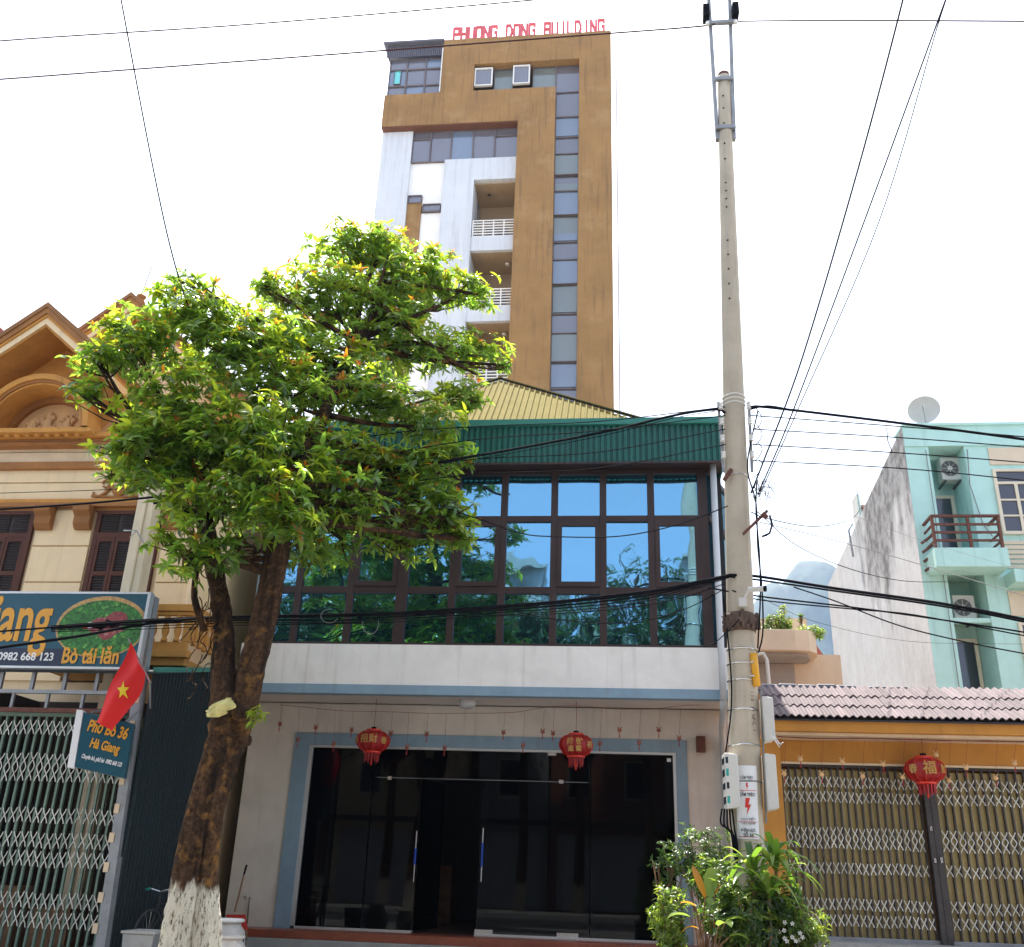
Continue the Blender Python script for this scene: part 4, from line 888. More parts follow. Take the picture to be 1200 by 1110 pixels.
# insulator racks
for s,zs_ in ((-1,(7.28,7.05,6.8,6.56)),(1,(7.28,7.05,6.8,6.56))):
    c0 = pc(6.9); x_ = c0.x+s*(pr(6.9)+.035); MB().bar((x_+.0,11.92,6.35),(x_+s*.02,11.92,7.38),.035,.03,up=(0,1,0)).build('insulator_rack', M['galv'] , pl)
    for z in zs_: MB().lathe((x_,11.83,z-.045),[(0,0),(.035,.005),(.02,.03),(.035,.045),(.02,.06),(.035,.085),(0,.09)],10).build('insulator', M['insulator'], pl)
MB().bar((1.52,11.83,6.35),(1.42,11.83,6.2),.05,.05).build('rusty_clamp', M['rust'], pl)
rc = MB().lathe(pc(4.22)-Vector((0,0,0)),[(.18,0),(.20,.06),(.225,.14),(.20,.19),(.17,.24)],24); rc.build('rusty_collar', M['collar'], pl)
rr5 = random.Random(8); mb = MB()
for k in range(40):
    a = rr5.uniform(math.pi,2*math.pi); c = pc(4.36); mb.box(c.x+.215*math.cos(a)-.02,c.x+.215*math.cos(a)+.02,c.y+.215*math.sin(a)-.02,c.y+.215*math.sin(a)+.02,4.22+rr5.uniform(0,.2),4.27+rr5.uniform(0,.2))
mb.build('rust_lumps', M['collar'], pl, kind='stuff')
MB().bar(at(871,626,11.75),at(899,599,11.75),.03,.06,up=(0,1,0)).bar(at(893,602,11.7),at(899,607,11.7),.05,.05).build('rusty_bracket', M['rust'], pl)
MB().tube([at(902,604,11.75),at(905,615,11.75),at(902,625,11.75),at(893,629,11.75),at(899,627,11.75)],.014,5).build('strap_end', M['wire'], pl)
yt = MB().tube([at(883,766,11.85),at(887,804,11.85)],.045,10).build('conduit_sleeve', M['yellow_tube'], pl, smooth=True)
MB().tube([at(884,776,11.83),at(880,776,11.78)],.01,5).tube([at(885,792,11.83),at(880,792,11.78)],.01,5).build('sleeve_clip', M['steel'], pl)
# warning stickers on the shaft, following its curve
def wrap(z0,z1,a0,a1,mat,name,off,par):
    vs=[];n=10
    for i in range(n+1):
        a = a0+(a1-a0)*i/n
        for z in (z0,z1): c = pc(z); r_ = pr(z)+off; vs.append((c.x+r_*math.sin(a),c.y-r_*math.cos(a),z))
    return MB().add(vs,[(2*i,2*i+2,2*i+3,2*i+1) for i in range(n)]).build(name, M[mat], par)
st1 = wrap(1.82,2.62,-.72,.62,'sign_white','warning_sticker',.004,pl)
for z in (2.44,2.34,2.0,1.84): wrap(z,z+.006,-.62,.52,'print_red' if z!=2.44 else 'print_dark','print_line',.0065,st1)
def bolt(zc,s,a0):
    pts = [(-.02,.09),(.03,.09),(.01,.02),(.04,.02),(-.015,-.10),(.0,-.015),(-.03,-.015)]
    vs=[];c = pc(zc); r_ = pr(zc)+.008
    for u,v in pts:
        a = a0+u*s/r_; cc = pc(zc+v*s); vs.append((cc.x+r_*math.sin(a),cc.y-r_*math.cos(a),zc+v*s))
    MB().add(vs,[tuple(range(6,-1,-1))]).build('lightning_mark', M['print_red'], st1)
bolt(2.17,1.0,-.05); bolt(2.39,.42,-.05)
def ptext(b,size,mat,z,sx,bold=.0):
    c = pc(z); return text(b,size,M[mat],pl,(c.x-.01,c.y-pr(z)-.010,z),name='lettering',sx=sx,bold=bold,align='CENTER',depth=.002)
ptext('CẤM TRÈO',.050,'print_dark',2.28,.72,.001); ptext('CẤM TRÈO',.042,'print_dark',2.47,.72,.0005); ptext('NGUY HIỂM',.034,'print_dark',2.02,.9); ptext('CHẾT NGƯỜI',.030,'print_dark',1.975,.9); ptext('ĐIỆN LỰC',.04,'print_dark',1.90,.9,.001); ptext('SỐ 36',.05,'print_dark',1.845,.9,.001)
c = pc(3.35)
for i,ch in enumerate('110.5/NPC.I'): text(ch,.06,M['rust'],pl,(c.x+.075,c.y-pr(3.3)+.012,3.48-i*.045),rot=(R(90),R(90),R(20)),name='stencil',sx=.9,depth=.002)
# CCTV camera on the pole
cc_ = thing('security_camera', 'white bullet security camera mounted on the utility pole', 'camera', at(872,703,11.8))
c0 = at(870,706,11.78); MB().box(c0.x-.05,c0.x+.05,c0.y-.05,c0.y+.03,c0.z-.06,c0.z+.05).build('base', M['box_white'], cc_, bevel=.006)
MB().tube([at(872,702,11.75),at(876,694,11.7),at(880,692,11.68)],.014,6).build('arm', M['box_white'], cc_)
MB().tube([at(877,691,11.66),at(895,690,11.6)],.035,12).build('housing', M['box_white'], cc_); MB().tube([at(895,690,11.6),at(898,690,11.59)],.037,12).build('lens_hood', M['wire'], cc_)
def mbox(name,lab,x0,x1,y0,y1,z0,z1,windows):
    t = thing(name, lab, 'meter box', ((x0+x1)/2,(y0+y1)/2,z0), 'electric meter boxes strapped to the pole')
    MB().hexa([(x0,y0+.03,z0),(x1,y0,z0+.02),(x1,y1,z0+.02),(x0,y1,z0),(x0,y0+.03,z1),(x1,y0,z1-.02),(x1,y1,z1-.02),(x0,y1,z1)]).build('housing', M['box_white'], t, bevel=.015)
    if windows:
        for i,(a,b) in enumerate(windows):
            Bx(x0-.006,x0,y0+.07,y0+.16,z0+a,z0+b).build('meter_window', M['meter_glass'], t); Bx(x0-.006,x0,y0+.20,y0+.29,z0+a,z0+b).build('meter_window', M['meter_glass'], t)
            Bx(x0+.01,x0+.055,y0+.022,y0+.03,z0+a,z0+b).build('meter_window', M['meter_glass' if i not in (0,2) else 'meter_teal'], t)
    return t
mbox('meter_box','electric meter box with windows on the shop side of the pole',1.235,1.385,11.70,12.05,2.13,2.75,[(.06,.14),(.22,.29),(.36,.44),(.50,.57)])
mbox('meter_box','lower white meter box on the gate side of the pole',1.70,1.82,11.75,12.1,2.13,2.76,None)
mbox('meter_box','upper white meter box on the gate side of the pole',1.72,1.84,11.78,12.1,2.90,3.42,None)
MB().bar((1.690,11.95,2.0),(1.73,11.95,3.5),.02,.04,up=(0,1,0)).build('mounting_rail', M['galv'], pl)
# junction box on the shop wall
Bx(1.35,1.50,17.14,17.29,3.40,3.66).build('wall_box', M['rust'], shop, bevel=.006)
# ================================================================ wires
def spl(pts, k=8):
    P = [pts[0]*2-pts[1]]+pts+[pts[-1]*2-pts[-2]] if len(pts)>1 else pts; out=[]
    for i in range(1,len(P)-2):
        for j in range(k):
            t=j/k; a,b,c,d = P[i-1],P[i],P[i+1],P[i+2]
            out.append(.5*((2*b)+(c-a)*t+(2*a-5*b+4*c-d)*t*t+(3*b-a-3*c+d)*t*t*t))
    return out+[P[-2]]
def wire(label, px, w, mat='wire', group='overhead wires along the street', name='cable'):
    """px: (x, y, distance) way-points; w = thickness in millimetres"""
    pts = spl([at(a,b,c) for a,b,c in px]); c = pts[len(pts)//2]
    MB().tube(pts, w/2000, 5).build(name, M[mat], label=label, cat='cable', group=group, loc=c, smooth=True)
wire('high thin wire crossing the top left corner of the sky',[(-160,66,12),(0,48,12),(300,28,12),(625,0,12),(830,-20,12)],26,'wire_red')
wire('reddish wire passing in front of the tower top to the pole',[(-160,104,12),(0,93,12),(400,63,12),(650,44,12),(808,32,12),(838,28,11.9)],28,'wire_red')
wire('high wire leaving the pole top towards the right',[(850,27,11.9),(866,25,12),(1000,24,12),(1200,25,12),(1350,26,12)],24,'wire_red')
wire('thin steep service wire coming down into the tree crown',[(132,-60,9.0),(142,0,9.4),(180,200,10.6),(205,310,11),(235,400,11.2)],22,'wire')
wire('dark steep wire crossing the sky right of the pole',[(1075,-80,8),(1058,0,8.6),(1005,200,10),(940,420,11.4),(895,540,11.9),(880,578,11.8)],23)
wire('upper pale steep wire right of the pole',[(1130,-60,8),(1108,0,8.6),(1020,240,10.2),(930,480,11.6),(888,580,11.8)],19,'wire')
wire('lower pale steep wire right of the pole',[(1130,-50,8.1),(1102,20,8.8),(1030,260,10.3),(935,480,11.6),(889,582,11.8)],14,'wire')
G1 = 'bare wires on the insulator rack'
for i,(l,r_) in enumerate((([(250,560,12.0),(430,536,12.0),(560,515,12),(700,505,12),(850,487,11.86)],[(880,487,11.86),(1055,500,12),(1200,512,12),(1400,532,12)]),
    ([(250,590,12),(430,556,12),(560,538,12),(700,530,12),(850,503,11.86)],[(882,503,11.86),(1055,513,12),(1200,524,12),(1400,540,12)]),
    ([(200,610,12),(430,572,12),(560,556,12),(700,549,12),(850,521,11.86)],[(882,521,11.86),(1055,531,12),(1200,542,12),(1400,558,12)]),
    ([(150,560,12),(430,512,12),(560,500,12),(700,494,12),(850,477,11.86)],[(882,540,11.86),(1055,549,12),(1200,563,12),(1400,585,12)]))):
    nm = ['top','second','third','lowest'][i]
    wire(f'{["second","third","lowest","topmost"][i]} thin rack wire in front of the green fascia',l,15,'wire',G1); wire(f'{nm} thin wire of the rack running right of the pole',r_,16,'wire',G1)
wire('thick cable rising from the tree crown to the pole in front of the green fascia',[(180,590,12),(360,562,12),(480,547,12),(560,534,12),(700,508,12),(790,487,12),(838,480,11.9),(850,484,11.9)],38)
wire('thin wire beside the thick cable in front of the green fascia',[(560,538,12.02),(700,512,12.0),(790,490,12),(838,482,11.9)],12)
wire('thick cable sagging right from the pole past the satellite dish',[(878,477,11.9),(905,478,12),(1055,496,12),(1200,515,12),(1400,545,12)],38)
wire('short clamp bundle of cable just right of the pole top rack',[(878,480,11.92),(900,476,12),(930,481,12)],26)
wire('lone cable drooping across the blue upper windows',[(470,578,12),(560,608,12),(610,625,12),(650,629,12),(720,629,12),(775,620,12),(820,606,12),(853,593,11.85)],17)
G2 = 'twisted bundle of cables below the upper windows'
for i in range(5):
    d = [0,3,-2,6,9][i]; w = [36,26,20,15,12][i]
    wire(['thick lower cable running the whole width of the shop front','second cable twisted around the thick lower cable','third cable lying above the thick lower cable','loose cable hanging just under the lower bundle','lowest loose cable of the bundle under the windows'][i],
      [(60,735+d*.6,11.7),(175,728+d,11.8),(280,724+d,11.9),(400,722+d+(2 if i%2 else 0),12),(460,720+d,12),(600,711+d,12),(700,702+d*(1.2),12),(770,693+d,12),(820,682+d*.7,12),(855,674+d*.3,11.8)],w,'wire',G2)
wire('cable crossing the signboard above the bowl picture',[(-120,748,10.2),(0,740,10.6),(120,731,11.2),(240,724,11.8)],24,'wire',G2)
wire('thick cable crossing the signboard below the bowl picture',[(-120,775,10.2),(0,759,10.6),(90,746,11),(180,730,11.5),(248,724,11.8)],38,'wire',G2)
G3 = 'cables leaving the pole to the right'
wire('thick cable from the pole across the turquoise house',[(855,674,11.8),(890,676,12),(980,690,12),(1100,707,12),(1200,726,12),(1350,760,12)],40,'wire',G3)
wire('second thick cable below it across the turquoise house',[(855,676,11.82),(890,680,12),(980,693,12),(1100,710,12),(1200,729,12),(1350,764,12)],26,'wire',G3)
wire('middle cable from the pole towards the lower turquoise wall',[(830,689,11.85),(890,699,12),(1000,712,12),(1100,726,12),(1200,741,12),(1350,766,12)],23,'wire',G3)
wire('lower cable from the pole towards the lower turquoise wall',[(858,692,11.82),(890,703,12),(1000,714,12),(1073,721,12),(1200,745,12),(1350,772,12)],18,'wire',G3)
wire('cable crossing diagonally below the others to the right edge',[(930,688,12),(980,705,12),(1050,732,12),(1120,750,12),(1200,766,12),(1350,792,12)],18,'wire',G3)
wire('cable running left from the pole to the white parapet',[(870,722,11.8),(858,735,11.8),(835,755,12.5),(822,758,15.9)],13,'wire',G3)
wire('drooping wire from the pole to the water tank',[(880,600,11.85),(900,608,12.5),(950,617,15),(985,613,19),(1002,605,24),(1012,590,27)],16,'wire',G3)
wire('pale thin wire slanting down across the stained wall',[(890,612,12),(985,635,14),(1080,662,16),(1200,698,18),(1350,745,19)],14,'wire_grey',G3)
wire('thin wire slanting down to the rusty balcony',[(888,600,12),(935,640,13),(1000,668,15),(1060,681,18),(1110,682,21)],13,'wire',G3)
wire('second pale thin wire across the turquoise house',[(890,560,12),(1010,608,15),(1100,640,18),(1200,668,20),(1350,705,21)],6,'wire_grey',G3)
wire('thin wire low behind the planter plants',[(890,700,12),(960,730,14),(1070,752,17),(1200,755,20),(1350,758,21)],6,'wire',G3)
wire('slack cable dipping below the bundle in front of the right windows',[(600,716,12),(660,727,12),(740,730,12),(800,715,12),(850,690,11.8)],12,'wire',G2)
wire('thin cable crossing the lower blue panes to the pole',[(420,716,12.1),(560,722,12.1),(700,716,12.1),(790,703,12),(850,684,11.85)],12,'wire',G2)
G4 = 'wires in front of the villa'
wire('thick dark wire in front of the villa windows',[(-120,605,11.8),(0,597,11.8),(90,591,11.8),(167,584,11.8),(285,572,11.9),(420,560,12)],34,'wire',G4)
wire('thin wire above the villa windows',[(-120,582,12),(0,578,12),(123,574,12),(250,566,12)],11,'wire',G4)
wire('thin wire along the cream cornice of the villa',[(-120,533,12),(0,531,12),(60,530,12),(160,531,12),(260,534,12)],9,'wire',G4)
wire('thin wire along the brown cornice of the villa',[(-120,520,12),(0,518,12),(100,517,12),(240,520,12)],8,'wire',G4)
for i,(cx,cy,r_) in enumerate(((386,722,10),(434,730,12))):
    pts = [(cx+r_*math.cos(a)*(1 if i==0 else .8),cy+r_*math.sin(a)*(.8 if i==0 else 1.1),11.95) for a in ([.5+k*.45 for k in range(11)] if i==0 else [-.2+k*.35 for k in range(11)])]
    wire(['small grey cable loop hooked on the bundle near the trunk','larger grey cable loop hanging below the bundle'][i],pts,8,'wire_grey','cable loops on the bundle')
# vertical cables on the pole
pcab = [[(888,482,11.85),(876,545,11.8),(886,590,11.8),(888,640,11.78),(893,690,11.78),(894,740,11.8),(889,765,11.85)],[(887,560,11.8),(886,600,11.76),(890,650,11.76),(891,700,11.76),(888,760,11.83)],[(848,700,11.9),(856,780,11.85),(857,830,11.85),(850,885,11.9)]]
for i,p in enumerate(pcab): MB().tube(spl([at(*q) for q in p]),.010,5).build('pole_cable', M['wire'], pl)
for i in range(5):
    p = [(846+i*3,948,11.85),(845+i*4,965+i*2,11.8),(856+i*2,975+i*4,11.8),(860+i,1000+i*5,11.9)]
    MB().tube(spl([at(*q) for q in p]),.011,5).build('pole_cable', M['wire'], pl)
for i in range(4): 
    p = [(886+i,478+i*20,11.83),(893,490+i*18,11.8),(889,500+i*18,11.8),(883,503+i*19,11.84)]; MB().tube(spl([at(*q) for q in p]),.006,5).build('pole_cable', M['wire'], pl)
for i in range(3): MB().tube([at(903+i*2,862,11.75),at(908+i*3,868+i*2,11.7),at(914+i*2,876-i*3,11.7)],.005,4).build('cable_tail', M['insulator'], pl)
rr6 = random.Random(4); 
for i in range(7):
    a0 = (882+rr6.uniform(-3,6),575+rr6.uniform(-8,12)); p = [(a0[0],a0[1],11.8)]+[(a0[0]+k*rr6.uniform(3,7),a0[1]+rr6.uniform(-14,16),11.75) for k in range(1,5)]
    MB().tube(spl([at(*q) for q in p],4),.005,4).build('wire_tail', M['wire'] if i%2 else M['wire_grey'], pl)
# ================================================================ lanterns and pendant garlands
def lantern(label, c, s, chars, top):
    t = thing('red_lantern', label, 'lantern', (c.x,c.y,c.z+.18*s), 'red festival lanterns')
    prof = [(.06,-.15),(.13,-.14),(.20,-.10),(.245,-.03),(.25,.02),(.225,.09),(.16,.14),(.07,.155)]
    MB().lathe(c,[(a*s,b*s) for a,b in prof],48,ribs=12,rd=.10).build('body', M['lantern_red'], t, smooth=True)
    MB().lathe(c,[(.11*s,-.175*s),(.13*s,-.17*s),(.13*s,-.145*s),(.10*s,-.14*s)],20).build('lower_ring', M['lantern_band'], t); MB().lathe(c,[(.09*s,.14*s),(.115*s,.145*s),(.11*s,.175*s),(.05*s,.18*s)],20).build('upper_ring', M['lantern_band'], t)
    MB().lathe(c,[(.03*s,.18*s),(.04*s,.19*s),(.04*s,.21*s),(.0,.22*s)],10).build('cap', M['wire'], t)
    for k in range(12):
        a = (k+.0)*math.pi/6+math.pi/12; MB().tube([c+Vector((r_*s*1.012*math.cos(a),r_*s*1.012*math.sin(a),z*s)) for r_,z in prof],.004*s,4).build('rib', M['lantern_band'], t)
    for k in range(14):
        a = k*2*math.pi/14; r_=.10*s; x,y = c.x+r_*math.cos(a), c.y+r_*math.sin(a)
        MB().tube([(x,y,c.z-.175*s),(x*1.0,y,c.z-.24*s),(x+.006*math.sin(k*2.3),y,c.z-(.28+.015*(k%3))*s)],[.016*s,.014*s,.006*s],5).build('tassel', M['lantern_red'], t)
    MB().tube([(c.x,c.y,c.z-.17*s),(c.x,c.y,c.z-.34*s)],[.02*s,.012*s],6).build('tassel', M['lantern_band'], t)
    for (b,dx,dz,sz,an) in chars:
        a = an; r_ = .262*s; n_ = Vector((math.sin(a),-math.cos(a),0))
        text(b,sz*s,M['gold'],t,c+n_*r_*.985+Vector((0,0,dz*s)),rot=(R(90),0,a),name='gold_character',depth=.004,align='CENTER',bold=.002*s)
    MB().tube([(c.x,c.y,c.z+.2*s),(c.x+.004,c.y,(c.z+top)/2+.1),(c.x,c.y,top)],.004,4).build('cord', M['string_red'], t)
lantern('red lantern with gold characters hanging left over the shop door', at(437,869,16.6), 1.14, [('招',0,-.03,.13,-.28),('財',0,-.03,.13,.25),('福',0,-.04,.11,-.95),('春',0,-.04,.11,.9)], 4.12)
lantern('red lantern with gold characters hanging at the centre of the shop front', at(675,874,16.6), 1.14, [('招',0,.0,.10,-.30),('財',0,.0,.10,.22),('進',0,-.10,.09,-.26),('寶',0,-.10,.09,.2),('福',0,-.04,.11,.9)], 4.12)
lantern('red lantern hanging in front of the brown folding gates', at(1084,903,15.0), 1.12, [('福',0,-.05,.17,-.05),('春',0,-.04,.12,-.85),('財',0,-.04,.12,.75)], 3.42)
def garland(label, line, pend, loc, mat='string_red', wt=8):
    t = thing('pendant_garland', label, 'garland', loc); MB().tube(spl([at(*q) for q in line]),wt/2000,5).build('cord', M[mat], t)
    for (x,y0,y1,Y) in pend:
        a = at(x+2,y0,Y); b = at(x,y1,Y)
        d = MB().tube([a,b+Vector((0,0,.05))],.0022,4).build('pendant_string', M[mat], t)
        p = MB().lathe(b,[(0,-.035),(.03,-.02),(.038,0),(.03,.02),(0,.035)],10,sy=.5); p.tube([b+Vector((-.01,0,.03)),b+Vector((-.035,0,.055))],.008,4).tube([b+Vector((.01,0,.03)),b+Vector((.035,0,.055))],.008,4)
        p.build('pendant_bead', M['red_tile'] if mat=='string_red' and wt>5 else M['villa_relief'], d); MB().tube([b-Vector((0,0,.035)),b-Vector((.003,0,.12))],[.006,.010],5).build('pendant_tassel', M['lantern_red'], d)
garland('red cord with small hanging pendants strung across the dark shop front', [(328,826,16.7),(360,829,16.7),(400,833,16.7),(450,834,16.7),(500,836,16.7),(537,836,16.7),(600,835,16.7),(640,829,16.7),(675,827,16.7),(720,831,16.7),(765,831,16.7),(800,827,16.7),(845,826,16.9)],
  [(328,826,849,16.7),(349,828,867,16.7),(370,830,853,16.7),(391,832,872,16.7),(412,833,856,16.7),(458,834,860,16.7),(477,835,876,16.7),(500,836,861,16.7),(521,836,877,16.7),(590,836,859,16.7),(613,835,874,16.7),(636,831,858,16.7),(648,829,860,16.7),(703,829,872,16.7),(726,831,856,16.7),(749,831,871,16.7),(772,831,856,16.7),(796,828,866,16.7)], (-2.3,16.7,4.0))
garland('pale pendants strung under the beam of the ochre gatehouse', [(914,867,15.0),(940,869,15.0),(990,868,15.0),(1080,869,15.0),(1150,868,15.0),(1200,868,15.0),(1260,868,15.0)],
  [(919,868,907,15),(938,868,890,15),(963,869,908,15),(987,868,893,15),(1011,868,910,15),(1035,868,896,15),(1058,868,911,15),(1097,868,885,15),(1112,868,915,15),(1132,868,900,15),(1167,868,912,15),(1189,868,895,15)], (4.4,15.0,3.3), 'string_red', 5)
# ================================================================ foliage
def leaf_mat(name, col, trans, rough=.32, var=.42, tw=.53, spec=.5):
    m = bpy.data.materials.new(name); m.use_nodes = True; nt = m.node_tree; N = nt.nodes; L = nt.links
    b = N['Principled BSDF']; b.inputs['Roughness'].default_value = rough; b.inputs['Specular IOR Level'].default_value = spec*1.5
    geo = N.new('ShaderNodeNewGeometry'); mr = N.new('ShaderNodeMapRange'); mr.inputs[3].default_value = 1-var; mr.inputs[4].default_value = 1+var
    L.new(geo.outputs['Random Per Island'], mr.inputs[0])
    m3 = N.new('ShaderNodeMapRange'); m3.inputs[3].default_value = .47; m3.inputs[4].default_value = .515
    mm = N.new('ShaderNodeMath'); mm.operation='MULTIPLY'; mm.inputs[1].default_value = 7.31; fr_ = N.new('ShaderNodeMath'); fr_.operation='FRACT'
    L.new(geo.outputs['Random Per Island'], mm.inputs[0]); L.new(mm.outputs[0], fr_.inputs[0]); L.new(fr_.outputs[0], m3.inputs[0])
    outs = []
    for c in (col, trans):
        h = N.new('ShaderNodeHueSaturation'); h.inputs['Color'].default_value = (*c,1); L.new(mr.outputs[0], h.inputs['Value']); L.new(m3.outputs[0], h.inputs['Hue']); outs.append(h.outputs[0])
    L.new(outs[0], b.inputs['Base Color']); t = N.new('ShaderNodeBsdfTranslucent'); L.new(outs[1], t.inputs[0])
    mx = N.new('ShaderNodeMixShader'); mx.inputs[0].default_value = tw; L.new(b.outputs[0], mx.inputs[1]); L.new(t.outputs[0], mx.inputs[2])
    L.new(mx.outputs[0], N['Material Output'].inputs[0]); return m
LM = [leaf_mat('leaf_green', (.070,.145,.022), (.36,.58,.06), .20, .45), leaf_mat('leaf_young_lit', (.15,.24,.02), (.48,.60,.03), .3), leaf_mat('leaf_tip_orange', (.52,.19,.012), (.75,.32,.02), .45, .35)]
nrng = np.random.default_rng(11)
def leaf_template(L=1.0, W=.31, droop=.42, fold=.12):
    # 8 vertices along the leaf (x = length, y = width, z = up)
    xs_ = [0,.33,.70]; v = [(0,0,0)]
    for x_,w_ in ((.35,1.0),(.72,.72)):
        z_ = -droop*x_*x_; v += [(x_*L,-w_*W/2,z_+fold*w_*W),(x_*L,0,z_),(x_*L,w_*W/2,z_+fold*w_*W)]
    v.append((L*.98,0,-droop)); return np.array(v), [(0,1,2),(0,2,3),(1,4,5,2),(2,5,6,3),(4,7,5),(5,7,6)]
LV, LF = leaf_template()
def rosette_verts(n, size, rng, spread=(55,100), droop=1.0):
    vs = []; a0 = rng.uniform(0,6.28)
    for k in range(n):
        az = a0+k*2.399+rng.uniform(-.25,.25); el = math.radians(90-rng.uniform(*spread)); s = size*rng.uniform(.55,1.2)
        v = LV.copy()*s; v[:,1] *= rng.uniform(.85,1.15)
        roll = rng.uniform(-.5,.5); c,s_ = math.cos(roll),math.sin(roll); y,z = v[:,1].copy(),v[:,2].copy(); v[:,1] = y*c-z*s_; v[:,2] = y*s_+z*c
        c,s_ = math.cos(el),math.sin(el); x,z = v[:,0].copy(),v[:,2].copy(); v[:,0] = x*c-z*s_; v[:,2] = x*s_+z*c
        c,s_ = math.cos(az),math.sin(az); x,y = v[:,0].copy(),v[:,1].copy(); v[:,0] = x*c-y*s_; v[:,1] = x*s_+y*c
        vs.append(v)
    return np.concatenate(vs)
def basis(ax, rng):
    ax = ax/np.linalg.norm(ax); t = np.array([1,0,0]) if abs(ax[0])<.8 else np.array([0,1,0]); u = np.cross(ax,t); u /= np.linalg.norm(u); return np.stack([u,np.cross(ax,u),ax])
def mesh_from(name, vlist, mi, parent, mats, kind=None, org=None):
    """vlist: list of leaf-vertex arrays (multiples of 8 vertices); mi: material index per array"""
    V = np.concatenate(vlist); nl = len(V)//8; F_ = []
    sizes = [3,3,4,4,3,3]; base = np.concatenate([np.array(f) for f in LF]); per = len(base)
    loops = (base[None,:]+8*np.arange(nl)[:,None]).ravel()
    me = bpy.data.meshes.new(name); me.vertices.add(len(V)); o3 = np.array(org if org is not None else ORG[parent.name]); me.vertices.foreach_set('co', (V-o3).ravel())
    me.loops.add(len(loops)); me.loops.foreach_set('vertex_index', loops.astype(np.int32))
    me.polygons.add(nl*6); ls = np.tile(np.concatenate([[0],np.cumsum(sizes)[:-1]]),nl)+np.repeat(np.arange(nl)*per,6)
    me.polygons.foreach_set('loop_start', ls.astype(np.int32)); me.polygons.foreach_set('loop_total', np.tile(sizes,nl).astype(np.int32))
    m_idx = np.concatenate([np.full(len(a)//8*6, i) for a,i in zip(vlist,mi)]); 
    for m_ in mats: me.materials.append(m_)
    me.polygons.foreach_set('material_index', m_idx.astype(np.int32)); me.update(calc_edges=True)
    o = bpy.data.objects.new(name, me); COL.objects.link(o)
    if parent: o.parent = parent; ORG[o.name] = ORG[parent.name]
    if kind: o['kind'] = kind
    return o
OM = [leaf_mat('opposite_leaf', (.02,.05,.012), (.035,.085,.012), .4, .3), leaf_mat('opposite_leaf_light', (.035,.075,.015), (.06,.13,.02), .4, .3)]
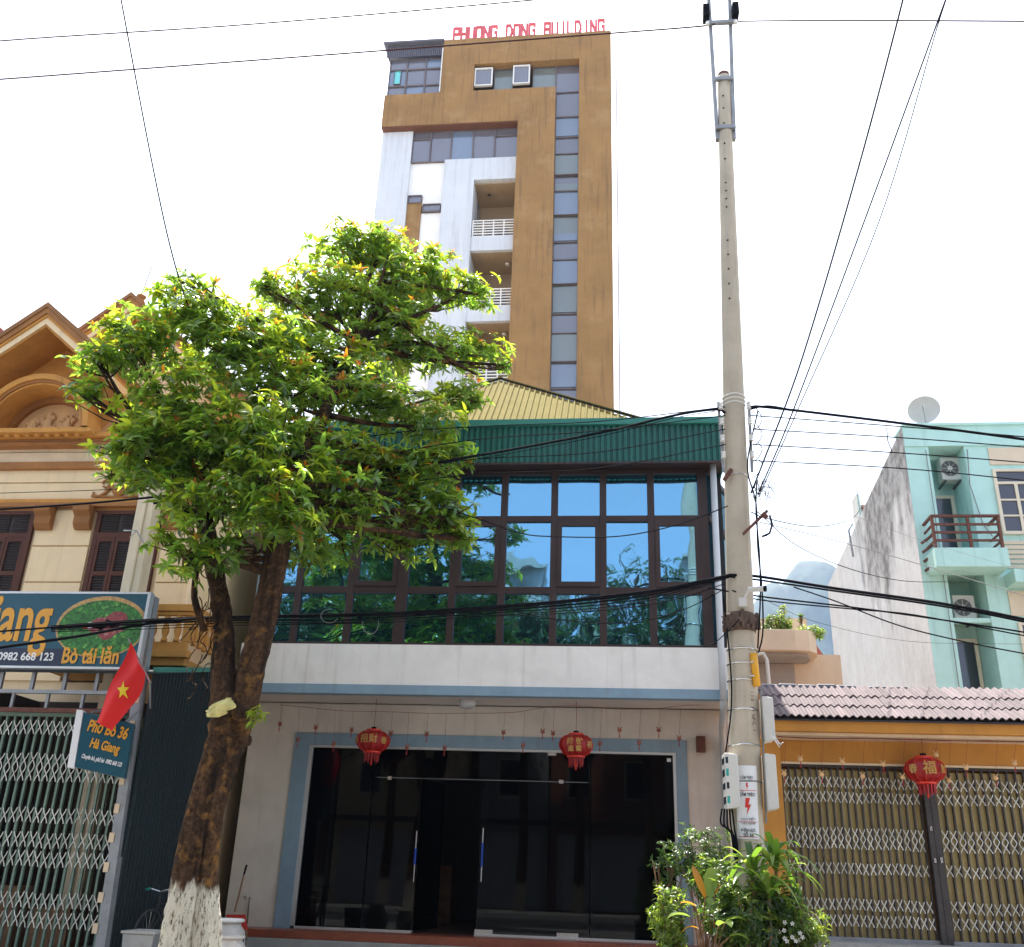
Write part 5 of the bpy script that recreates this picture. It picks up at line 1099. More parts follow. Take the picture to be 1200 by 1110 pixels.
def crown(tree, lobes, dens, leaf, rng, nfront=0, limb_nodes=None, bark=None, bottom=-.55, tip=.06, twigs=6, ppm=1.0, nl=(6,13), clean=None, mats=None):
    pos = []; axs = []; lob = []
    for li,(c,rx,ry,rz,w) in enumerate(lobes):
        n = int(dens*abs(w)*rx*rz); c = np.array(c)
        d = rng.normal(size=(n,3)); d /= np.linalg.norm(d,axis=1)[:,None]; rad = rng.uniform(0,1,n)**.42
        # uneven outline: radius modulated by direction
        mod = 1+.22*np.sin(d[:,0]*5+li*1.7)*np.cos(d[:,2]*4+li)+.14*np.sin(d[:,1]*7+li)
        p = d*rad[:,None]*mod[:,None]; keep = ~((p[:,2]<bottom) | ((p[:,2]<-.1)&(rng.uniform(size=n)<.45))) if w > 0 else np.ones(n,bool); p = p[keep]; d = d[keep]
        pos.append(c+p*np.array([rx,ry,rz])); ax = d*.55+np.array([0,0,.85])+rng.normal(size=(len(p),3))*.25; axs.append(ax); lob += [li]*len(p)
    P = np.concatenate(pos); A = np.concatenate(axs); lob = np.array(lob)
    if clean is not None: k = clean(P); P = P[k]; A = A[k]; lob = lob[k]
    tops = np.array([lobes[l][0][2] for l in lob]); rzs = np.array([lobes[l][3] for l in lob]); up = (P[:,2]-tops)/rzs
    order = np.argsort(P[:,1]-.35*P[:,2]*0+rng.uniform(0,1.2,len(P))); front = set(order[:nfront].tolist())
    vl = []; mi = []; w0 = [l[4] for l in lobes]
    for i in range(len(P)):
        young_lit = rng.uniform() < (.40 if up[i] > .1 else .12); tipn = rng.uniform() < tip*(2.0 if up[i]>.25 else .15)  # more yellow-green leaves near lobe tops: new growth plus a painted sunlit tone
        if i in front: continue
        B = basis(A[i], rng); s = leaf*rng.uniform(.55,1.25)
        v = rosette_verts(int(rng.integers(*nl)), s, rng, (40,125) if w0[lob[i]]<0 or rng.uniform()<.4 else (50,108))@B+P[i]; vl.append(v); mi.append(1 if young_lit else 0)
        if tipn: vl.append(rosette_verts(5, s*.72, rng, (15,75))@B+P[i]+B[2]*s*.15); mi.append(2)
        elif young_lit: vl.append(rosette_verts(3, s*.5, rng, (10,45))@B+P[i]); mi.append(1)
    mesh_from('foliage', vl, mi, tree, mats or LM, 'stuff')
    if nfront:
        protos = []
        for k in range(8):
            vl2 = [rosette_verts(9, 1.0, rng)]; m2 = [1 if k%3==0 else 0]
            if k in (2,5): vl2.append(rosette_verts(4,.5,rng,(15,65))+np.array([0,0,.12])); m2.append(2)
            protos.append(mesh_from('leaf_cluster', vl2, m2, None, LM, org=(0,0,0)))
        og = ORG[tree.name]
        for j,i in enumerate(order[:nfront]):
            k = 2 if (rng.uniform()<tip) else [0,1,3,4,6,7][int(rng.integers(6))]
            src = protos[k]; o = src.copy(); COL.objects.link(o); o.parent = tree; o.location = Vector(P[i])-og
            o.rotation_euler = Vector(A[i]).to_track_quat('Z','Y').to_euler(); s = leaf*rng.uniform(.85,1.15); o.scale = (s,s,s)
        for p in protos: bpy.data.objects.remove(p)
    # limbs
    if limb_nodes is not None:
        for li,(c,rx,ry,rz,w) in enumerate(lobes):
            c = Vector(c); best = min(limb_nodes, key=lambda q:(q-c).length+ (0 if q.z<c.z else 2.0)); L_ = (c-best).length
            mid = best.lerp(c,.5)+Vector((rng.uniform(-.1,.1),rng.uniform(-.1,.1),-.06*L_+rng.uniform(0,.2)))
            m = MB(); pts = spl([best,mid,c],4); r0 = .025+.014*L_
            m.tube(pts,[r0*(1-.65*i/(len(pts)-1)) for i in range(len(pts))],6)
            idx = np.where(lob==li)[0]
            for q in rng.choice(idx, min(len(idx),twigs), replace=False):
                e = Vector(P[q]); s = pts[int(rng.integers(len(pts)//2,len(pts)))]; md = s.lerp(e,.5)-Vector((0,0,.05))
                m.tube([s,md,e],[.016,.011,.005],4)
            m.build('branch', bark, tree, smooth=True)
# ================================================================ the street tree
bark_m = pm('bark', (.075,.040,.020), .95, var=.75, scale=20, bump=1.0, bscale=26, spot=(.29,.14,.035), spamt=.85, spscale=6, streak=(.012,.008,.006), samt=.9, sthr=.44, spec=.2)
def add_whitewash(m):
    nt = m.node_tree; N = nt.nodes; L = nt.links; b = N['Principled BSDF']; src = b.inputs['Base Color'].links[0].from_socket
    geo = N.new('ShaderNodeNewGeometry'); sp = N.new('ShaderNodeSeparateXYZ'); L.new(geo.outputs['Position'], sp.inputs[0])
    nz = N.new('ShaderNodeTexNoise'); nz.inputs['Scale'].default_value = 1; nz.inputs['Detail'].default_value = 5
    mp = N.new('ShaderNodeMapping'); mp.inputs['Scale'].default_value = (14,14,4); L.new(geo.outputs['Position'], mp.inputs[0]); L.new(mp.outputs[0], nz.inputs[0])
    a = N.new('ShaderNodeMath'); a.operation='MULTIPLY_ADD'; a.inputs[1].default_value = .55; L.new(nz.outputs[0], a.inputs[0]); L.new(sp.outputs[2], a.inputs[2])
    mr = N.new('ShaderNodeMapRange'); mr.inputs[1].default_value = 1.46; mr.inputs[2].default_value = 1.33; mr.inputs[3].default_value = 0; mr.inputs[4].default_value = 1; L.new(a.outputs[0], mr.inputs[0])
    n2 = N.new('ShaderNodeTexNoise'); n2.inputs['Scale'].default_value = 42; n2.inputs['Detail'].default_value = 8; n2.inputs['Roughness'].default_value = .75; m2 = N.new('ShaderNodeMapping'); m2.inputs['Scale'].default_value=(1,1,.22); L.new(geo.outputs['Position'], m2.inputs[0]); L.new(m2.outputs[0], n2.inputs[0])
    r2 = N.new('ShaderNodeMapRange'); r2.inputs[1].default_value=.40; r2.inputs[2].default_value=.48; L.new(n2.outputs[0], r2.inputs[0])
    f = N.new('ShaderNodeMath'); f.operation='MULTIPLY'; L.new(mr.outputs[0], f.inputs[0]); L.new(r2.outputs[0], f.inputs[1])
    mx = N.new('ShaderNodeMix'); mx.data_type='RGBA'; L.new(f.outputs[0], mx.inputs[0]); L.new(src, mx.inputs[6]); mx.inputs[7].default_value=(.60,.555,.44,1); L.new(mx.outputs[2], b.inputs['Base Color'])
add_whitewash(bark_m)
tree = thing('street_tree', 'large leafy street tree with whitewashed forked trunk and orange leaf tips', 'tree', (-4.4,11,.15))
from mathutils import noise as mnoise
def barkr(i,a,p): return 1+.15*mnoise.noise(Vector((math.cos(a)*9,math.sin(a)*9,p.z*7)))+.16*mnoise.noise(Vector((math.cos(a)*1.6+p.x,math.sin(a)*1.6,p.z*1.1)))+.10*mnoise.noise(Vector((math.cos(a)*5,math.sin(a)*5,p.z*3)))+.13*math.sin(a*5+p.z*.8)*max(0,1-(p.z-.3)/2.2)
def px_tube(path, n=40, k=6):
    pts = spl([at(x,y,Y) for x,y,Y,w in path],k); ws = [w for *_,w in path]; m = len(pts)
    rad = []
    for i in range(m):
        t = i/(m-1)*(len(ws)-1); j = min(int(t),len(ws)-2); p = pts[i]; d = (p-Vector((0,0,EZ))).dot(_f)/F
        rad.append((ws[j]+(ws[j+1]-ws[j])*(t-j))*d/2)
    return MB().tube(pts, rad, n, rfun=barkr), pts
m1,p1 = px_tube([(202,1150,11,52),(211,1100,11,44),(222,1030,11,38),(234,960,11,34),(250,900,11,35),(262,860,11,33),(266,825,11,36),(262,780,11.02,28),(262,730,11.05,22),(252,670,11.1,21),(240,610,11.15,19),(232,560,11.2,15)],k=16)
m2_,p2 = px_tube([(240,1150,11.06,42),(239,1100,11.06,34),(240,1030,11.06,29),(247,960,11.06,28),(262,900,11.06,28),(280,855,11.05,27),(288,820,11.03,32),(296,780,11,30),(309,730,11,29),(320,675,11,27),(328,630,11.05,24),(340,580,11.2,20),(362,520,11.5,17),(392,460,12.2,14),(415,400,13,11)],k=14)
m1.v += []; n_ = len(m1.v); m1.f += [tuple(i+n_ for i in f) for f in m2_.f]; m1.v += m2_.v
for (x,y,w,h) in ((258,850,34,26),(283,835,28,20),(250,880,22,20),(290,868,12,14)):
    c = at(x,y,10.88); d = 11.5/F; m1.lathe(c,[(0,-h*d/2),(w*d*.35,-h*d*.35),(w*d*.45,0),(w*d*.33,h*d*.35),(0,h*d/2)],10,sy=.7)
m1.build('trunk', bark_m, tree, smooth=True)
def L_(x,y,Y,rx,ry,w=1.0,rd=.85):
    c = at(x,y,Y); d = (c-Vector((0,0,EZ))).dot(_f)/F; return (tuple(c), rx*d, rd*.5*(rx+ry)*d, ry*d*1.12, w)
lobes = [L_(415,300,13.6,62,36),L_(375,355,13,75,45),L_(480,330,13.8,70,45),L_(545,345,14,42,22),L_(455,370,13.6,70,40),L_(545,415,14,52,26),L_(470,412,13.4,80,38),L_(590,428,14,14,10),
 L_(218,368,11.2,55,38),L_(160,405,11,55,42),L_(262,415,11.4,80,52),L_(118,425,10.8,38,20),L_(205,475,10.9,70,48),L_(325,465,11.6,70,50),L_(430,475,12.2,80,40),L_(505,500,12.4,46,30),
 L_(255,535,11,85,42),L_(150,530,10.7,45,26,.8),L_(375,540,11.8,80,40),L_(480,555,12.2,55,32,.8),L_(522,620,12.2,34,26,.7),L_(225,590,10.9,40,28,.7),L_(420,600,12.2,55,40,.45),L_(335,610,11.5,40,36,.5),
 L_(310,335,12.4,24,18,.8),L_(212,330,11.2,34,10,.6),L_(232,655,10.7,45,22,.7),L_(305,570,11.3,50,35,.6),L_(340,400,12.6,55,38,.9),L_(130,556,10.8,24,14,.6),L_(450,290,13.8,45,22,.8),L_(292,598,11.5,55,36,.9),L_(372,602,11.9,60,38,.8),L_(440,560,12.1,62,42),L_(500,590,12.1,42,36),L_(545,632,12.1,18,14,1.0),L_(180,560,10.7,46,30),L_(330,530,11.4,75,42),L_(540,465,12.8,34,22),L_(528,535,12.3,30,20),L_(215,520,10.9,80,42),L_(105,462,10.7,30,18),L_(390,440,12.6,80,40),L_(300,400,11.8,60,40),L_(480,640,12.2,34,24,.6),L_(365,655,11.6,34,22,.45),L_(195,640,10.6,26,16,.8),L_(300,560,10.6,42,46,-.55),L_(330,590,10.5,40,45,-.5),L_(262,590,10.5,38,40,-.5),L_(375,575,11.2,50,46,-.5),L_(430,590,11.6,46,42,-.4),L_(490,610,11.9,30,32,-.4),L_(350,640,11.2,34,26,-.3),L_(215,600,10.6,34,34,-.45),L_(168,520,10.5,34,34,-.45),L_(300,500,10.8,60,40,-.5),L_(400,630,11.8,44,30,-.35),L_(345,620,10.8,40,34,-.35),L_(455,625,12.1,36,30,-.3),L_(215,655,10.5,36,24,-.35),L_(540,610,12.1,24,34,-.4),L_(285,635,10.6,30,26,-.35)]
nodes = p1[-28:]+p2[-72:]
crown(tree, lobes, 470, .165, nrng, nfront=290, limb_nodes=nodes, bark=bark_m, twigs=9, tip=.10, clean=lambda P: ~((P[:,1]>14.9)&(P[:,2]<9.2)))
# visible diagonal limb on the upper right and the thin shoot by the trunk
for path in ([(392,330,13.2,6),(430,345,13.2,7),(480,385,13.2,7),(525,420,13.3,5),(560,440,13.5,3)],[(455,300,13.3,3),(440,350,13.2,5),(425,400,13.1,7),(400,450,12.4,9)],[(240,740,11.1,9),(228,700,10.9,8),(232,660,10.8,6),(238,640,10.8,3)],[(560,345,13.9,3),(500,335,13.6,5),(450,330,13.3,6)]):
    m_, _p = px_tube(path, n=8, k=5); m_.build('branch', bark_m, tree, smooth=True)
sp_v = []; sp_m = []
for i in range(9):
    c = np.array(at(300+nrng.uniform(-8,9),836+nrng.uniform(-6,8)*1.5,10.8)); sp_v.append(rosette_verts(6,.11,nrng,(60,140))+c); sp_m.append(1)
mesh_from('trunk_shoots', sp_v, sp_m, tree, LM, 'stuff')
mb = MB(); rv = random.Random(9)
for i in range(26):
    x = rv.uniform(225,262); y = rv.uniform(655,790); p = [(x,y,10.95)]
    for k in range(4): p.append((p[-1][0]+rv.uniform(-9,7),p[-1][1]+rv.uniform(2,16),10.9+rv.uniform(-.1,.15)))
    mb.tube(spl([at(*q) for q in p],3),.007,4)
mb.build('hanging_roots', bark_m, tree, kind='stuff')
bag = MB(); c = at(258,823,10.74); bv = []
for j in range(15):
    for i in range(26):
        a = 2*math.pi*i/26; t = j/14; r_ = .62*(.10+.10*math.sin(math.pi*min(1,t*1.15)))*(1+.35*mnoise.noise(Vector((math.cos(a)*2,math.sin(a)*2,t*4)))+.30*mnoise.noise(Vector((math.cos(a)*6,math.sin(a)*6,t*9))))*(1 if t<.9 else .5)
        bv.append((c.x+r_*math.cos(a)+.16*(t-.4),c.y+r_*.5*math.sin(a),c.z-.17+.22*t))
bag.add(bv,[(j*26+i,j*26+(i+1)%26,(j+1)*26+(i+1)%26,(j+1)*26+i) for j in range(14) for i in range(26)])
bag.build('plastic_bag', M['bag'], label='crumpled pale yellow plastic bag stuck in the tree fork', cat='bag', loc=c, smooth=False)
# ================================================================ plants at the pole
SM = [leaf_mat('shrub_green', (.05,.10,.02), (.16,.29,.03)), leaf_mat('shrub_lime', (.13,.21,.03), (.34,.48,.05)), leaf_mat('shrub_dark', (.02,.06,.012), (.06,.16,.02)), leaf_mat('croton_yellow', (.42,.24,.03), (.62,.36,.04), .35, .15)]
def bush(label, c, r, n, leaf, mi, name='shrub', nl=5, stems=7, base=.6, spread=(30,100), cat='shrub'):
    c = Vector(c); t = thing(name, label, cat, (c.x,c.y,base)); vl = []; mm = []
    tips = []
    for i in range(n):
        d = nrng.normal(size=3); d /= np.linalg.norm(d); p = np.array(c)+d*np.array(r)*nrng.uniform(.25,1)**.5*(1+.2*math.sin(d[0]*6+d[2]*5)); 
        if p[2] < base: p[2] = base+abs(nrng.normal())*.1
        B = basis(d*.7+np.array([0,0,.6])+nrng.normal(size=3)*.3, nrng); vl.append(rosette_verts(nl, leaf*nrng.uniform(.7,1.2), nrng, spread)@B+p); mm.append(int(mi[int(nrng.integers(len(mi)))])); tips.append(p)
    mesh_from('foliage', vl, mm, t, SM, 'stuff')
    m = MB()
    for k in range(stems):
        e = Vector(tips[int(nrng.integers(len(tips)))]); b = Vector((c.x+nrng.uniform(-.08,.08),c.y+nrng.uniform(-.08,.08),base-.05)); m.tube(spl([b,b.lerp(e,.5)+Vector((0,0,.08)),e],4),.008,5)
        for q in range(4):
            e2 = Vector(tips[int(nrng.integers(len(tips)))]); s_ = b.lerp(e,.6)
            if (e2-s_).length < .5: m.tube([s_,e2],.004,4)
    m.build('stem', M['wood'], t); return t
pt = thing('planter_trough', 'low cement planting trough around the foot of the utility pole', 'planter', (1.5,11.9,.15))
for q in ((.35,2.75,11.0,11.08,.15,.56),(.35,2.75,12.7,12.78,.15,.56),(.35,.43,11.08,12.7,.15,.56),(2.67,2.75,11.08,12.7,.15,.56)): Bx(*q).build('trough_side', M['cement'], pt)
Bx(.43,2.67,11.08,12.7,.15,.50).build('soil_bed', M['soil'], pt)
Z0 = .5
bush('airy fine leaved shrub in front of the shop corner', at(822,1005,12.4), (.42,.3,.36), 420, .062, [0,0,2], nl=6, stems=12, base=Z0)
bush('thin leafy sprigs reaching left across the dark glass', at(783,1020,12.5), (.20,.2,.34), 110, .06, [0,2,0], nl=5, stems=7, base=Z0)
bush('bright lime green bush at the left end of the planting', at(785,1082,11.6), (.20,.2,.40), 420, .065, [1,1,0], nl=5, stems=8, base=Z0)
bush('dense glossy green bush in the middle of the planting', at(872,1080,11.4), (.44,.3,.42), 520, .085, [0,0,1,2], nl=6, stems=8, base=Z0)
bush('dark leafy bush below the strap leaved plant', at(905,1075,11.7), (.36,.3,.42), 420, .09, [2,0,2], nl=6, stems=8, base=Z0)
bush('sparse yellow green twiggy bush in front of the brown gate', at(940,1088,11.6), (.28,.25,.20), 240, .07, [1,0,1], nl=5, stems=10, base=Z0)
bush('leafy sprigs just left of the pole base', at(838,1035,12.0), (.30,.25,.30), 260, .075, [0,1,0], nl=5, stems=6, base=Z0)
# strap-leaved dracaena
def strap_leaf(c, az, el, L, W, droop, mat, parent, seg=7):
    vs = []
    for i in range(seg+1):
        t = i/seg; r_ = L*t*math.cos(el)*(1-.15*t*t); z_ = L*(t*math.sin(el)-droop*t*t); w = W*math.sin(math.pi*min(1,.12+.88*t))**.7*(1-.0*t)/2
        if i == seg: w = .002
        d = Vector((math.cos(az),math.sin(az),0)); s = Vector((-math.sin(az),math.cos(az),0)); p = Vector(c)+d*r_+Vector((0,0,z_))
        vs += [p-s*w+Vector((0,0,w*.35)),p,p+s*w+Vector((0,0,w*.35))]
    fs = []
    for i in range(seg): b = 3*i; fs += [(b,b+3,b+4,b+1),(b+1,b+4,b+5,b+2)]
    return MB().add(vs,fs).build('leaf', mat, parent, smooth=True)
SL = [leaf_mat('strap_green', (.045,.13,.02), (.15,.34,.03), .3, .1), leaf_mat('strap_light', (.16,.27,.05), (.36,.52,.07), .3, .1)]
dr = thing('dracaena', 'strap leaved plant with arching long leaves beside the pole', 'plant', (1.75,11.6,Z0)); rv = random.Random(21)
for hi,(x,y,Y,nl_) in enumerate(((908,1003,11.5,34),(880,1012,11.35,22),(900,1035,11.3,16))):
    h_ = at(x,y,Y); bs = Vector((h_.x-.05,h_.y+.1,Z0-.02)); MB().tube(spl([bs,bs.lerp(h_,.5)+Vector((.03,0,0)),h_]),.018,7).build('stem', M['wood'], dr)
    for k in range(nl_):
        az = k*2.4+rv.uniform(-.3,.3); el = rv.uniform(.15,1.35); strap_leaf(h_-Vector((0,0,rv.uniform(0,.18))), az, el, rv.uniform(.42,.74), rv.uniform(.055,.08), rv.uniform(.35,.85), SL[0 if rv.random()<.6 else 1], dr)
# broad yellow and green leaves
cr = thing('broad_leaf_plant', 'plant with broad yellow and green leaves left of the pole', 'plant', (.95,11.4,Z0))
CRM = [leaf_mat('broad_yellow', (.50,.26,.02), (.62,.36,.03), .35, .1), leaf_mat('broad_green', (.10,.19,.04), (.25,.40,.06), .3, .15)]
for (x,y,Y,az,el,L,W,dp,mi) in ((826,1052,11.35,2.5,1.15,.40,.15,.12,0),(833,1052,11.45,1.2,1.3,.34,.17,.05,1),(815,1062,11.3,3.3,.5,.22,.09,.4,0),(838,1048,11.4,.4,.9,.2,.09,.2,0),(842,1085,11.1,-1.0,.5,.28,.15,.5,1),(850,1080,11.1,.2,.5,.30,.13,.5,1),(818,1088,11.15,3.0,.3,.2,.08,.5,0),(808,1075,11.2,3.4,.4,.32,.12,.5,1),(855,1098,11.1,-.4,.4,.26,.12,.5,1),(836,1072,11.3,1.8,1.0,.26,.12,.2,1)):
    p = at(x,y,Y); b = Vector((.95+rv.uniform(-.1,.1),11.4,Z0-.02)); MB().tube(spl([b,b.lerp(p,.6)+Vector((0,0,.04)),p],3),.008,5).build('stem', M['wood'], cr); strap_leaf(p,az,el,L,W,dp,CRM[mi],cr)
fl = thing('flowering_plant', 'low plant with small white flowers right of the pole', 'plant', (2.1,11.4,Z0)); pw = MB()
for i in range(12):
    p = at(932+rv.gauss(0,9),1092+rv.gauss(0,8),11.35+rv.uniform(-.1,.1))
    for k in range(5): a = k*1.257+i; pw.add([p,p+Vector((.022*math.cos(a),-.006,.022*math.sin(a))),p+Vector((.022*math.cos(a+.7),-.008,.022*math.sin(a+.7)))],[(0,1,2)])
pw.build('white_flowers', M['white_paint'], fl, kind='stuff'); vl = []; 
for i in range(70): vl.append(rosette_verts(5,.05,nrng,(40,110))+np.array(at(932+nrng.normal()*14,1098+nrng.normal()*9,11.45)))
mesh_from('foliage', vl, [0 if i%2 else 1 for i in range(70)], fl, SM, 'stuff')
# plants in the roof planter of the peach house
bush('round bright green bush in the balcony planter nearest the pole', at(910,733,18.75), (.30,.25,.22), 190, .085, [0,1,0], nl=6, stems=5, base=5.80)
bush('low spreading green bush at the rounded end of the balcony planter', at(948,742,18.75), (.30,.25,.13), 150, .075, [0,1,1], nl=6, stems=5, base=5.70)
bush('tall thin sprig standing in the balcony planter', at(917,716,18.9), (.08,.08,.12), 22, .07, [1], nl=5, stems=3, base=5.84)
bush('small sprig between the two balcony bushes', at(937,724,18.9), (.07,.08,.10), 18, .06, [0], nl=5, stems=3, base=5.84)
# ================================================================ things at the tree foot
def jar(label, c, s, mat, rimmat):
    t = thing('glazed_jar', label, 'jar', tuple(c)); 
    MB().lathe(c,[(.15*s,0),(.21*s,.12*s),(.24*s,.28*s),(.21*s,.42*s),(.15*s,.50*s),(.155*s,.53*s)],26).build('body', M[mat], t, smooth=True)
    rg = MB(); vs=[]; 
    rg.tube([(c[0]+.175*s*math.cos(a),c[1]+.175*s*math.sin(a),c[2]+.545*s) for a in [i*2*math.pi/26 for i in range(27)]],.022*s,6,cap=False).build('rim', M[rimmat], t, smooth=True)
    MB().lathe((c[0],c[1],c[2]+.50*s),[(.15*s,0),(.15*s,.015)],20).build('soil', M['soil'], t)
    for k in range(10):
        a = math.pi+k*math.pi/9; z = .30*s; MB().tube([(c[0]+(.236*s)*math.cos(a+dz*.12),c[1]+.236*s*math.sin(a+dz*.12),c[2]+(.18+.1*dz)*s) for dz in (0,.6,1.2,1.8)],.010*s,4).build('painted_stripe', M['interior'], t)
p = at(269,1077,13.2); jar('white glazed planting jar with thick rim right of the trunk', (p.x,p.y,.15), (p.z-.15)/.56, 'glazed','insulator')
p = at(273,1097,12.3); jar('squat striped glazed jar in front of the white jar', (p.x,p.y,.15), (p.z-.15)/.56, 'glazed','glazed')
br = thing('broom', 'broom with red head leaning against the white wall beside the jar', 'broom', at(276,1080,15.6))
MB().tube([at(288,1016,16.2),at(281,1045,15.9),at(275,1068,15.6)],.014,6).build('handle', M['wood'], br)
MB().tube([at(289,1014,16.22),at(286,1025,16.1)],.016,6).build('grip', M['wire'], br)
h1,h2 = at(265,1072,15.55),at(286,1072,15.55); b1,b2 = at(262,1090,15.5),at(288,1090,15.5)
MB().hexa([b1,b2,b2+Vector((0,.1,0)),b1+Vector((0,.1,0)),h1,h2,h2+Vector((0,.05,0)),h1+Vector((0,.05,0))]).build('head', M['red_plastic'], br)
MB().hexa([(b1.x,b1.y,.15),(b2.x,b2.y,.15),(b2.x,b2.y+.1,.15),(b1.x,b1.y+.1,.15),b1,b2,b2+Vector((0,.1,0)),b1+Vector((0,.1,0))]).build('bristles', M['wood'], br)
a1 = at(288,1051,17.25); MB().tube([a1,a1+Vector((0,-.1,0)),a1+Vector((.05,-.12,-.03))],.018,6).tube([a1+Vector((.07,0,0)),(a1.x+.08,17.26,.45)],.014,6).build('wall_tap', M['steel'], shop)
gb = thing('storage_box', 'grey plastic box beside the foot of the tree', 'box', (-5.3,12.2,.15)); p = at(167,1094,12.2)
MB().hexa([(p.x-.16,12.1,.15),(p.x+.17,12.1,.15),(p.x+.17,12.5,.15),(p.x-.16,12.5,.15),(p.x-.19,12.08,p.z),(p.x+.20,12.08,p.z),(p.x+.2,12.52,p.z),(p.x-.19,12.52,p.z)]).build('tub', M['galv'], gb, bevel=.01); Bx(p.x-.21,p.x+.22,12.06,12.54,p.z,p.z+.03).build('lid', M['box_grey'], gb, bevel=.008)
hb = thing('parked_bicycle', 'bicycle handlebar with teal grip leaning against the dark green metal wall', 'bicycle', (-6.0,13.6,.15))
def wheel(cx,cy,cz,r_,ax):
    m = MB().tube([(cx+r_*math.cos(a)*ax[0],cy+r_*math.cos(a)*ax[1],cz+r_*math.sin(a)) for a in [i*2*math.pi/28 for i in range(29)]],.018,6,cap=False).build('wheel', M['rubber'], hb, smooth=True)
    for k in range(8): a = k*math.pi/8; MB().tube([(cx-r_*math.cos(a)*ax[0],cy-r_*math.cos(a)*ax[1],cz-r_*math.sin(a)),(cx+r_*math.cos(a)*ax[0],cy+r_*math.cos(a)*ax[1],cz+r_*math.sin(a))],.002,3).build('spoke', M['steel'], m)
wheel(-6.08,13.3,.47,.31,(.15,.98)); wheel(-6.02,14.35,.47,.31,(.10,.99))
fr2 = MB(); H = Vector((-6.06,13.45,.86)); S = Vector((-6.03,14.1,.82)); Bb = Vector((-6.05,13.85,.44)); W1 = Vector((-6.08,13.3,.47)); W2 = Vector((-6.02,14.35,.47))
for a,b in ((H,S),(H,Bb),(S,Bb),(S,W2),(Bb,W2),(H,W1),(H,H+Vector((0,-.02,.14)))): fr2.tube([a,b],.014,6)
fr2.build('frame', M['rubber'], hb); h0 = H+Vector((0,-.02,.14)); MB().tube([h0+Vector((-.24,.1,.02)),h0+Vector((-.12,0,.03)),h0,h0+Vector((.12,0,.03)),h0+Vector((.24,.1,.02))],.012,6).build('handlebar', M['steel'], hb)
for s in (-1,1): MB().tube([h0+Vector((s*.16,.03,.03)),h0+Vector((s*.25,.11,.02))],.018,6).build('grip', M['meter_teal'], hb)
MB().hexa([S+Vector((-.06,-.08,.06)),S+Vector((.06,-.08,.06)),S+Vector((.08,.14,.06)),S+Vector((-.08,.14,.06)),S+Vector((-.04,-.08,.10)),S+Vector((.04,-.08,.10)),S+Vector((.07,.14,.12)),S+Vector((-.07,.14,.12))]).build('saddle', M['rubber'], hb, bevel=.01); MB().tube([S,S+Vector((0,.02,.07))],.01,5).build('seat_post', M['steel'], hb)
# ================================================================ other side of the street (seen mirrored in the glass)
def opp(label, x0,x1,y0,h,mat,floors,shutter):
    t = thing('house', label, 'building', ((x0+x1)/2,y0,0), 'houses mirrored in the shop glass'); Bx(x0,x1,y0-9,y0,0,h).build('wall', M[mat], t)
    Bx(x0-.05,x1+.05,y0-9,y0+.25,h,h+.25).build('roof_slab', M['cement'], t); Bx(x0+.3,x1-.3,y0,y0+.06,.15,3.0).build('shutter', M[shutter], t); Bx(x0,x1,y0,y0+1.6,3.3,3.45).build('awning', M['opp_dark'], t)
    n = max(1,int((x1-x0)/2))
    for f in range(1,floors):
        for i in range(n):
            xc = x0+(x1-x0)*(i+.5)/n; w = Bx(xc-.5,xc+.5,y0,y0+.05,f*3.4+1.0,f*3.4+2.6).build('window', M['win_cream'], t); Bx(xc-.42,xc+.42,y0+.052,y0+.06,f*3.4+1.08,f*3.4+2.52).build('pane', M['dark_glass'], w)
opp('grey four storey house mirrored in the left of the blue windows',-6.2,-2.9,-8,13.6,'opp_wall',4,'pvc')
opp('low brown house mirrored between the trees',-2.8,2.0,-8,7.0,'brick_red',2,'pvc')
opp('grey house mirrored in the rightmost blue windows',2.4,7.6,-8,13.9,'opp_wall',4,'box_grey')
opp('cream house mirrored at the left of the windows',-12,-6.4,-8,9.5,'villa_wall',3,'pvc'); opp('pale house mirrored beyond the cream one',-20,-12.2,-8,10,'opp_wall',3,'box_grey'); opp('low red brick house opposite the gatehouse',7.8,16,-8,7.5,'brick_red',2,'pvc')
def otree(label,x,y,h,r):
    t = thing('roadside_tree', label, 'tree', (x,y,.1), 'trees mirrored in the shop glass'); MB().tube([(x,y,.1),(x+.1,y,2.5),(x-.05,y,h-r*1.2),(x,y,h-r*.5)],[.22,.17,.12,.05],10).build('trunk', bark_m, t, smooth=True)
    lb = [((x,y,h-r),r,r,r*.9,1)]+[((x+r*.8*math.cos(a),y+r*.7*math.sin(a),h-r*1.5+.4*math.sin(a*3)),r*.6,r*.6,r*.5,1) for a in (0.3,1.6,2.9,4.2,5.4)]
    crown(t, lb, 120, .26, nrng, limb_nodes=[Vector((x,y,2.6)),Vector((x,y,h-r*1.4))], bark=bark_m, twigs=3, tip=0, mats=OM)
for i,(x,y,h,r) in enumerate(((-14,-4,12.5,3),(-8.8,-4,13.6,2.9),(-5.6,-4.4,12.8,2.2),(1.1,-4.2,13.2,2.3),(-1.5,-4,11.4,2.2),(-11.4,-4.2,14,3.0),(6.8,-4.3,11,2.0),(-3.6,-3.6,11.6,2.0),(4.4,-4,12.0,2.2),(9,-4,10.5,2.4))):
    otree(['broad','tallest','second tall','round','low','dense left','narrow right','middle left','full crowned','spreading'][i]+' tree across the street seen only as a reflection',x,y,h,r)
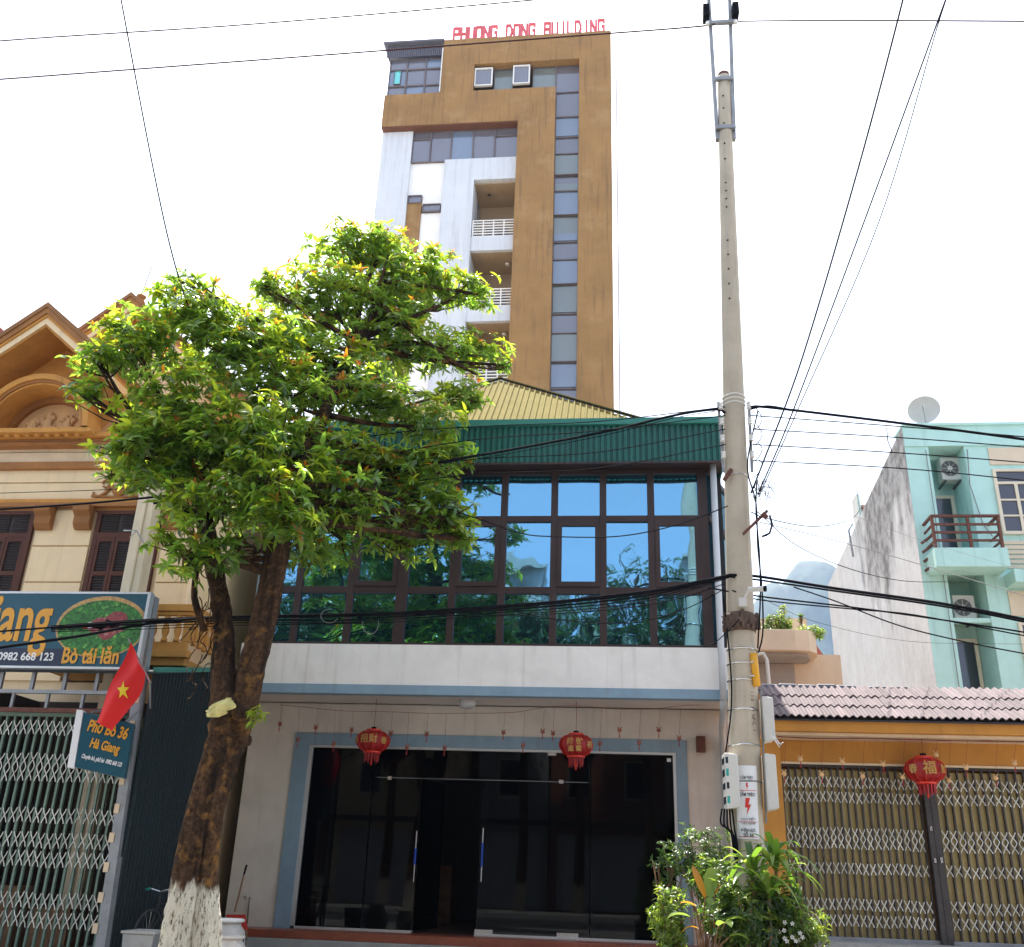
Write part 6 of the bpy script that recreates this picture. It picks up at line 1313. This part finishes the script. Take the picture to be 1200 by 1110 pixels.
# white car parked on the other side
car = thing('parked_car', 'white hatchback parked opposite and mirrored in the shop glass', 'car', (3.6,.6,0))
def section(x, ys_, cz): return [(x,y,z) for y,z in ys_]
def car_body():
    prof = [(-2.05,.45),(-2.1,.75),(-1.95,.92),(-1.1,1.02),(-.45,1.42),(.5,1.50),(1.3,1.42),(1.85,1.05),(2.0,.9),(2.02,.5)]
    m = MB(); vs=[]; 
    wd = lambda z: .86 if z<1.0 else .86-(z-1.0)*.42
    for (x,z) in prof: 
        for s in (-1,1): vs.append((3.6+x,.6+s*wd(z),z))
    for (x,z) in prof:
        for s in (-1,1): vs.append((3.6+x*1.0,.6+s*.86,.28))
    n = len(prof); f = [(2*i,2*i+2,2*i+3,2*i+1) for i in range(n-1)]
    for s in (0,1): f += [(2*n+2*i+s,2*n+2*i+2+s,2*i+2+s,2*i+s) for i in range(n-1)]
    f += [(2*n,0,1,2*n+1),(4*n-2,2*n-2,2*n-1,4*n-1)]
    m.add(vs,f).build('body', M['car_white'], car, bevel=.04)
    for s in (-1,1):
        y = .6+s*.80; MB().prism([(3.6-.95,y+s*.045,1.04),(3.6-.42,y-s*.07,1.36),(3.6+.48,y-s*.09,1.42),(3.6+1.15,y-s*.07,1.36),(3.6+1.45,y+s*.045,1.04)],(0,s*.02,0)).build('side_window', M['meter_glass'], car)
        for xx in (-1.3,1.25): 
            w = MB().tube([(3.6+xx,.6+s*.72,.33),(3.6+xx,.6+s*.90,.33)],.33,20).build('wheel', M['rubber'], car); MB().tube([(3.6+xx,.6+s*.901,.33),(3.6+xx,.6+s*.91,.33)],.2,14).build('rim', M['alu'], w)
        MB().box(3.6-2.08,3.6-1.98,.6+s*.62-.15,.6+s*.62+.15,.72,.84).build('headlight', M['sign_white'], car)
    MB().hexa([(3.6-1.05,.6-.72,1.07),(3.6-.5,.6-.62,1.42),(3.6-.5,.6+.62,1.42),(3.6-1.05,.6+.72,1.07),(3.6-1.09,.6-.72,1.09),(3.6-.54,.6-.62,1.44),(3.6-.54,.6+.62,1.44),(3.6-1.09,.6+.72,1.09)]).build('windscreen', M['meter_glass'], car)
car_body()
car.location = (3.4,-.3,0.006)
# ================================================================ haze
hm = bpy.data.materials.new('haze_air'); hm.use_nodes = True; nt = hm.node_tree
for n in list(nt.nodes):
    if n.type == 'BSDF_PRINCIPLED': nt.nodes.remove(n)
pv = nt.nodes.new('ShaderNodeVolumePrincipled'); pv.inputs['Color'].default_value = (.40,.58,.93,1); pv.inputs['Density'].default_value = HAZE
pv.inputs['Anisotropy'].default_value = .2; nt.links.new(pv.outputs[0], nt.nodes['Material Output'].inputs['Volume'])
Bx(-3100,3100,-3100,3300,-1.1,640).build('haze', hm, kind='stuff', label='pale blue air between the street and the mountain')
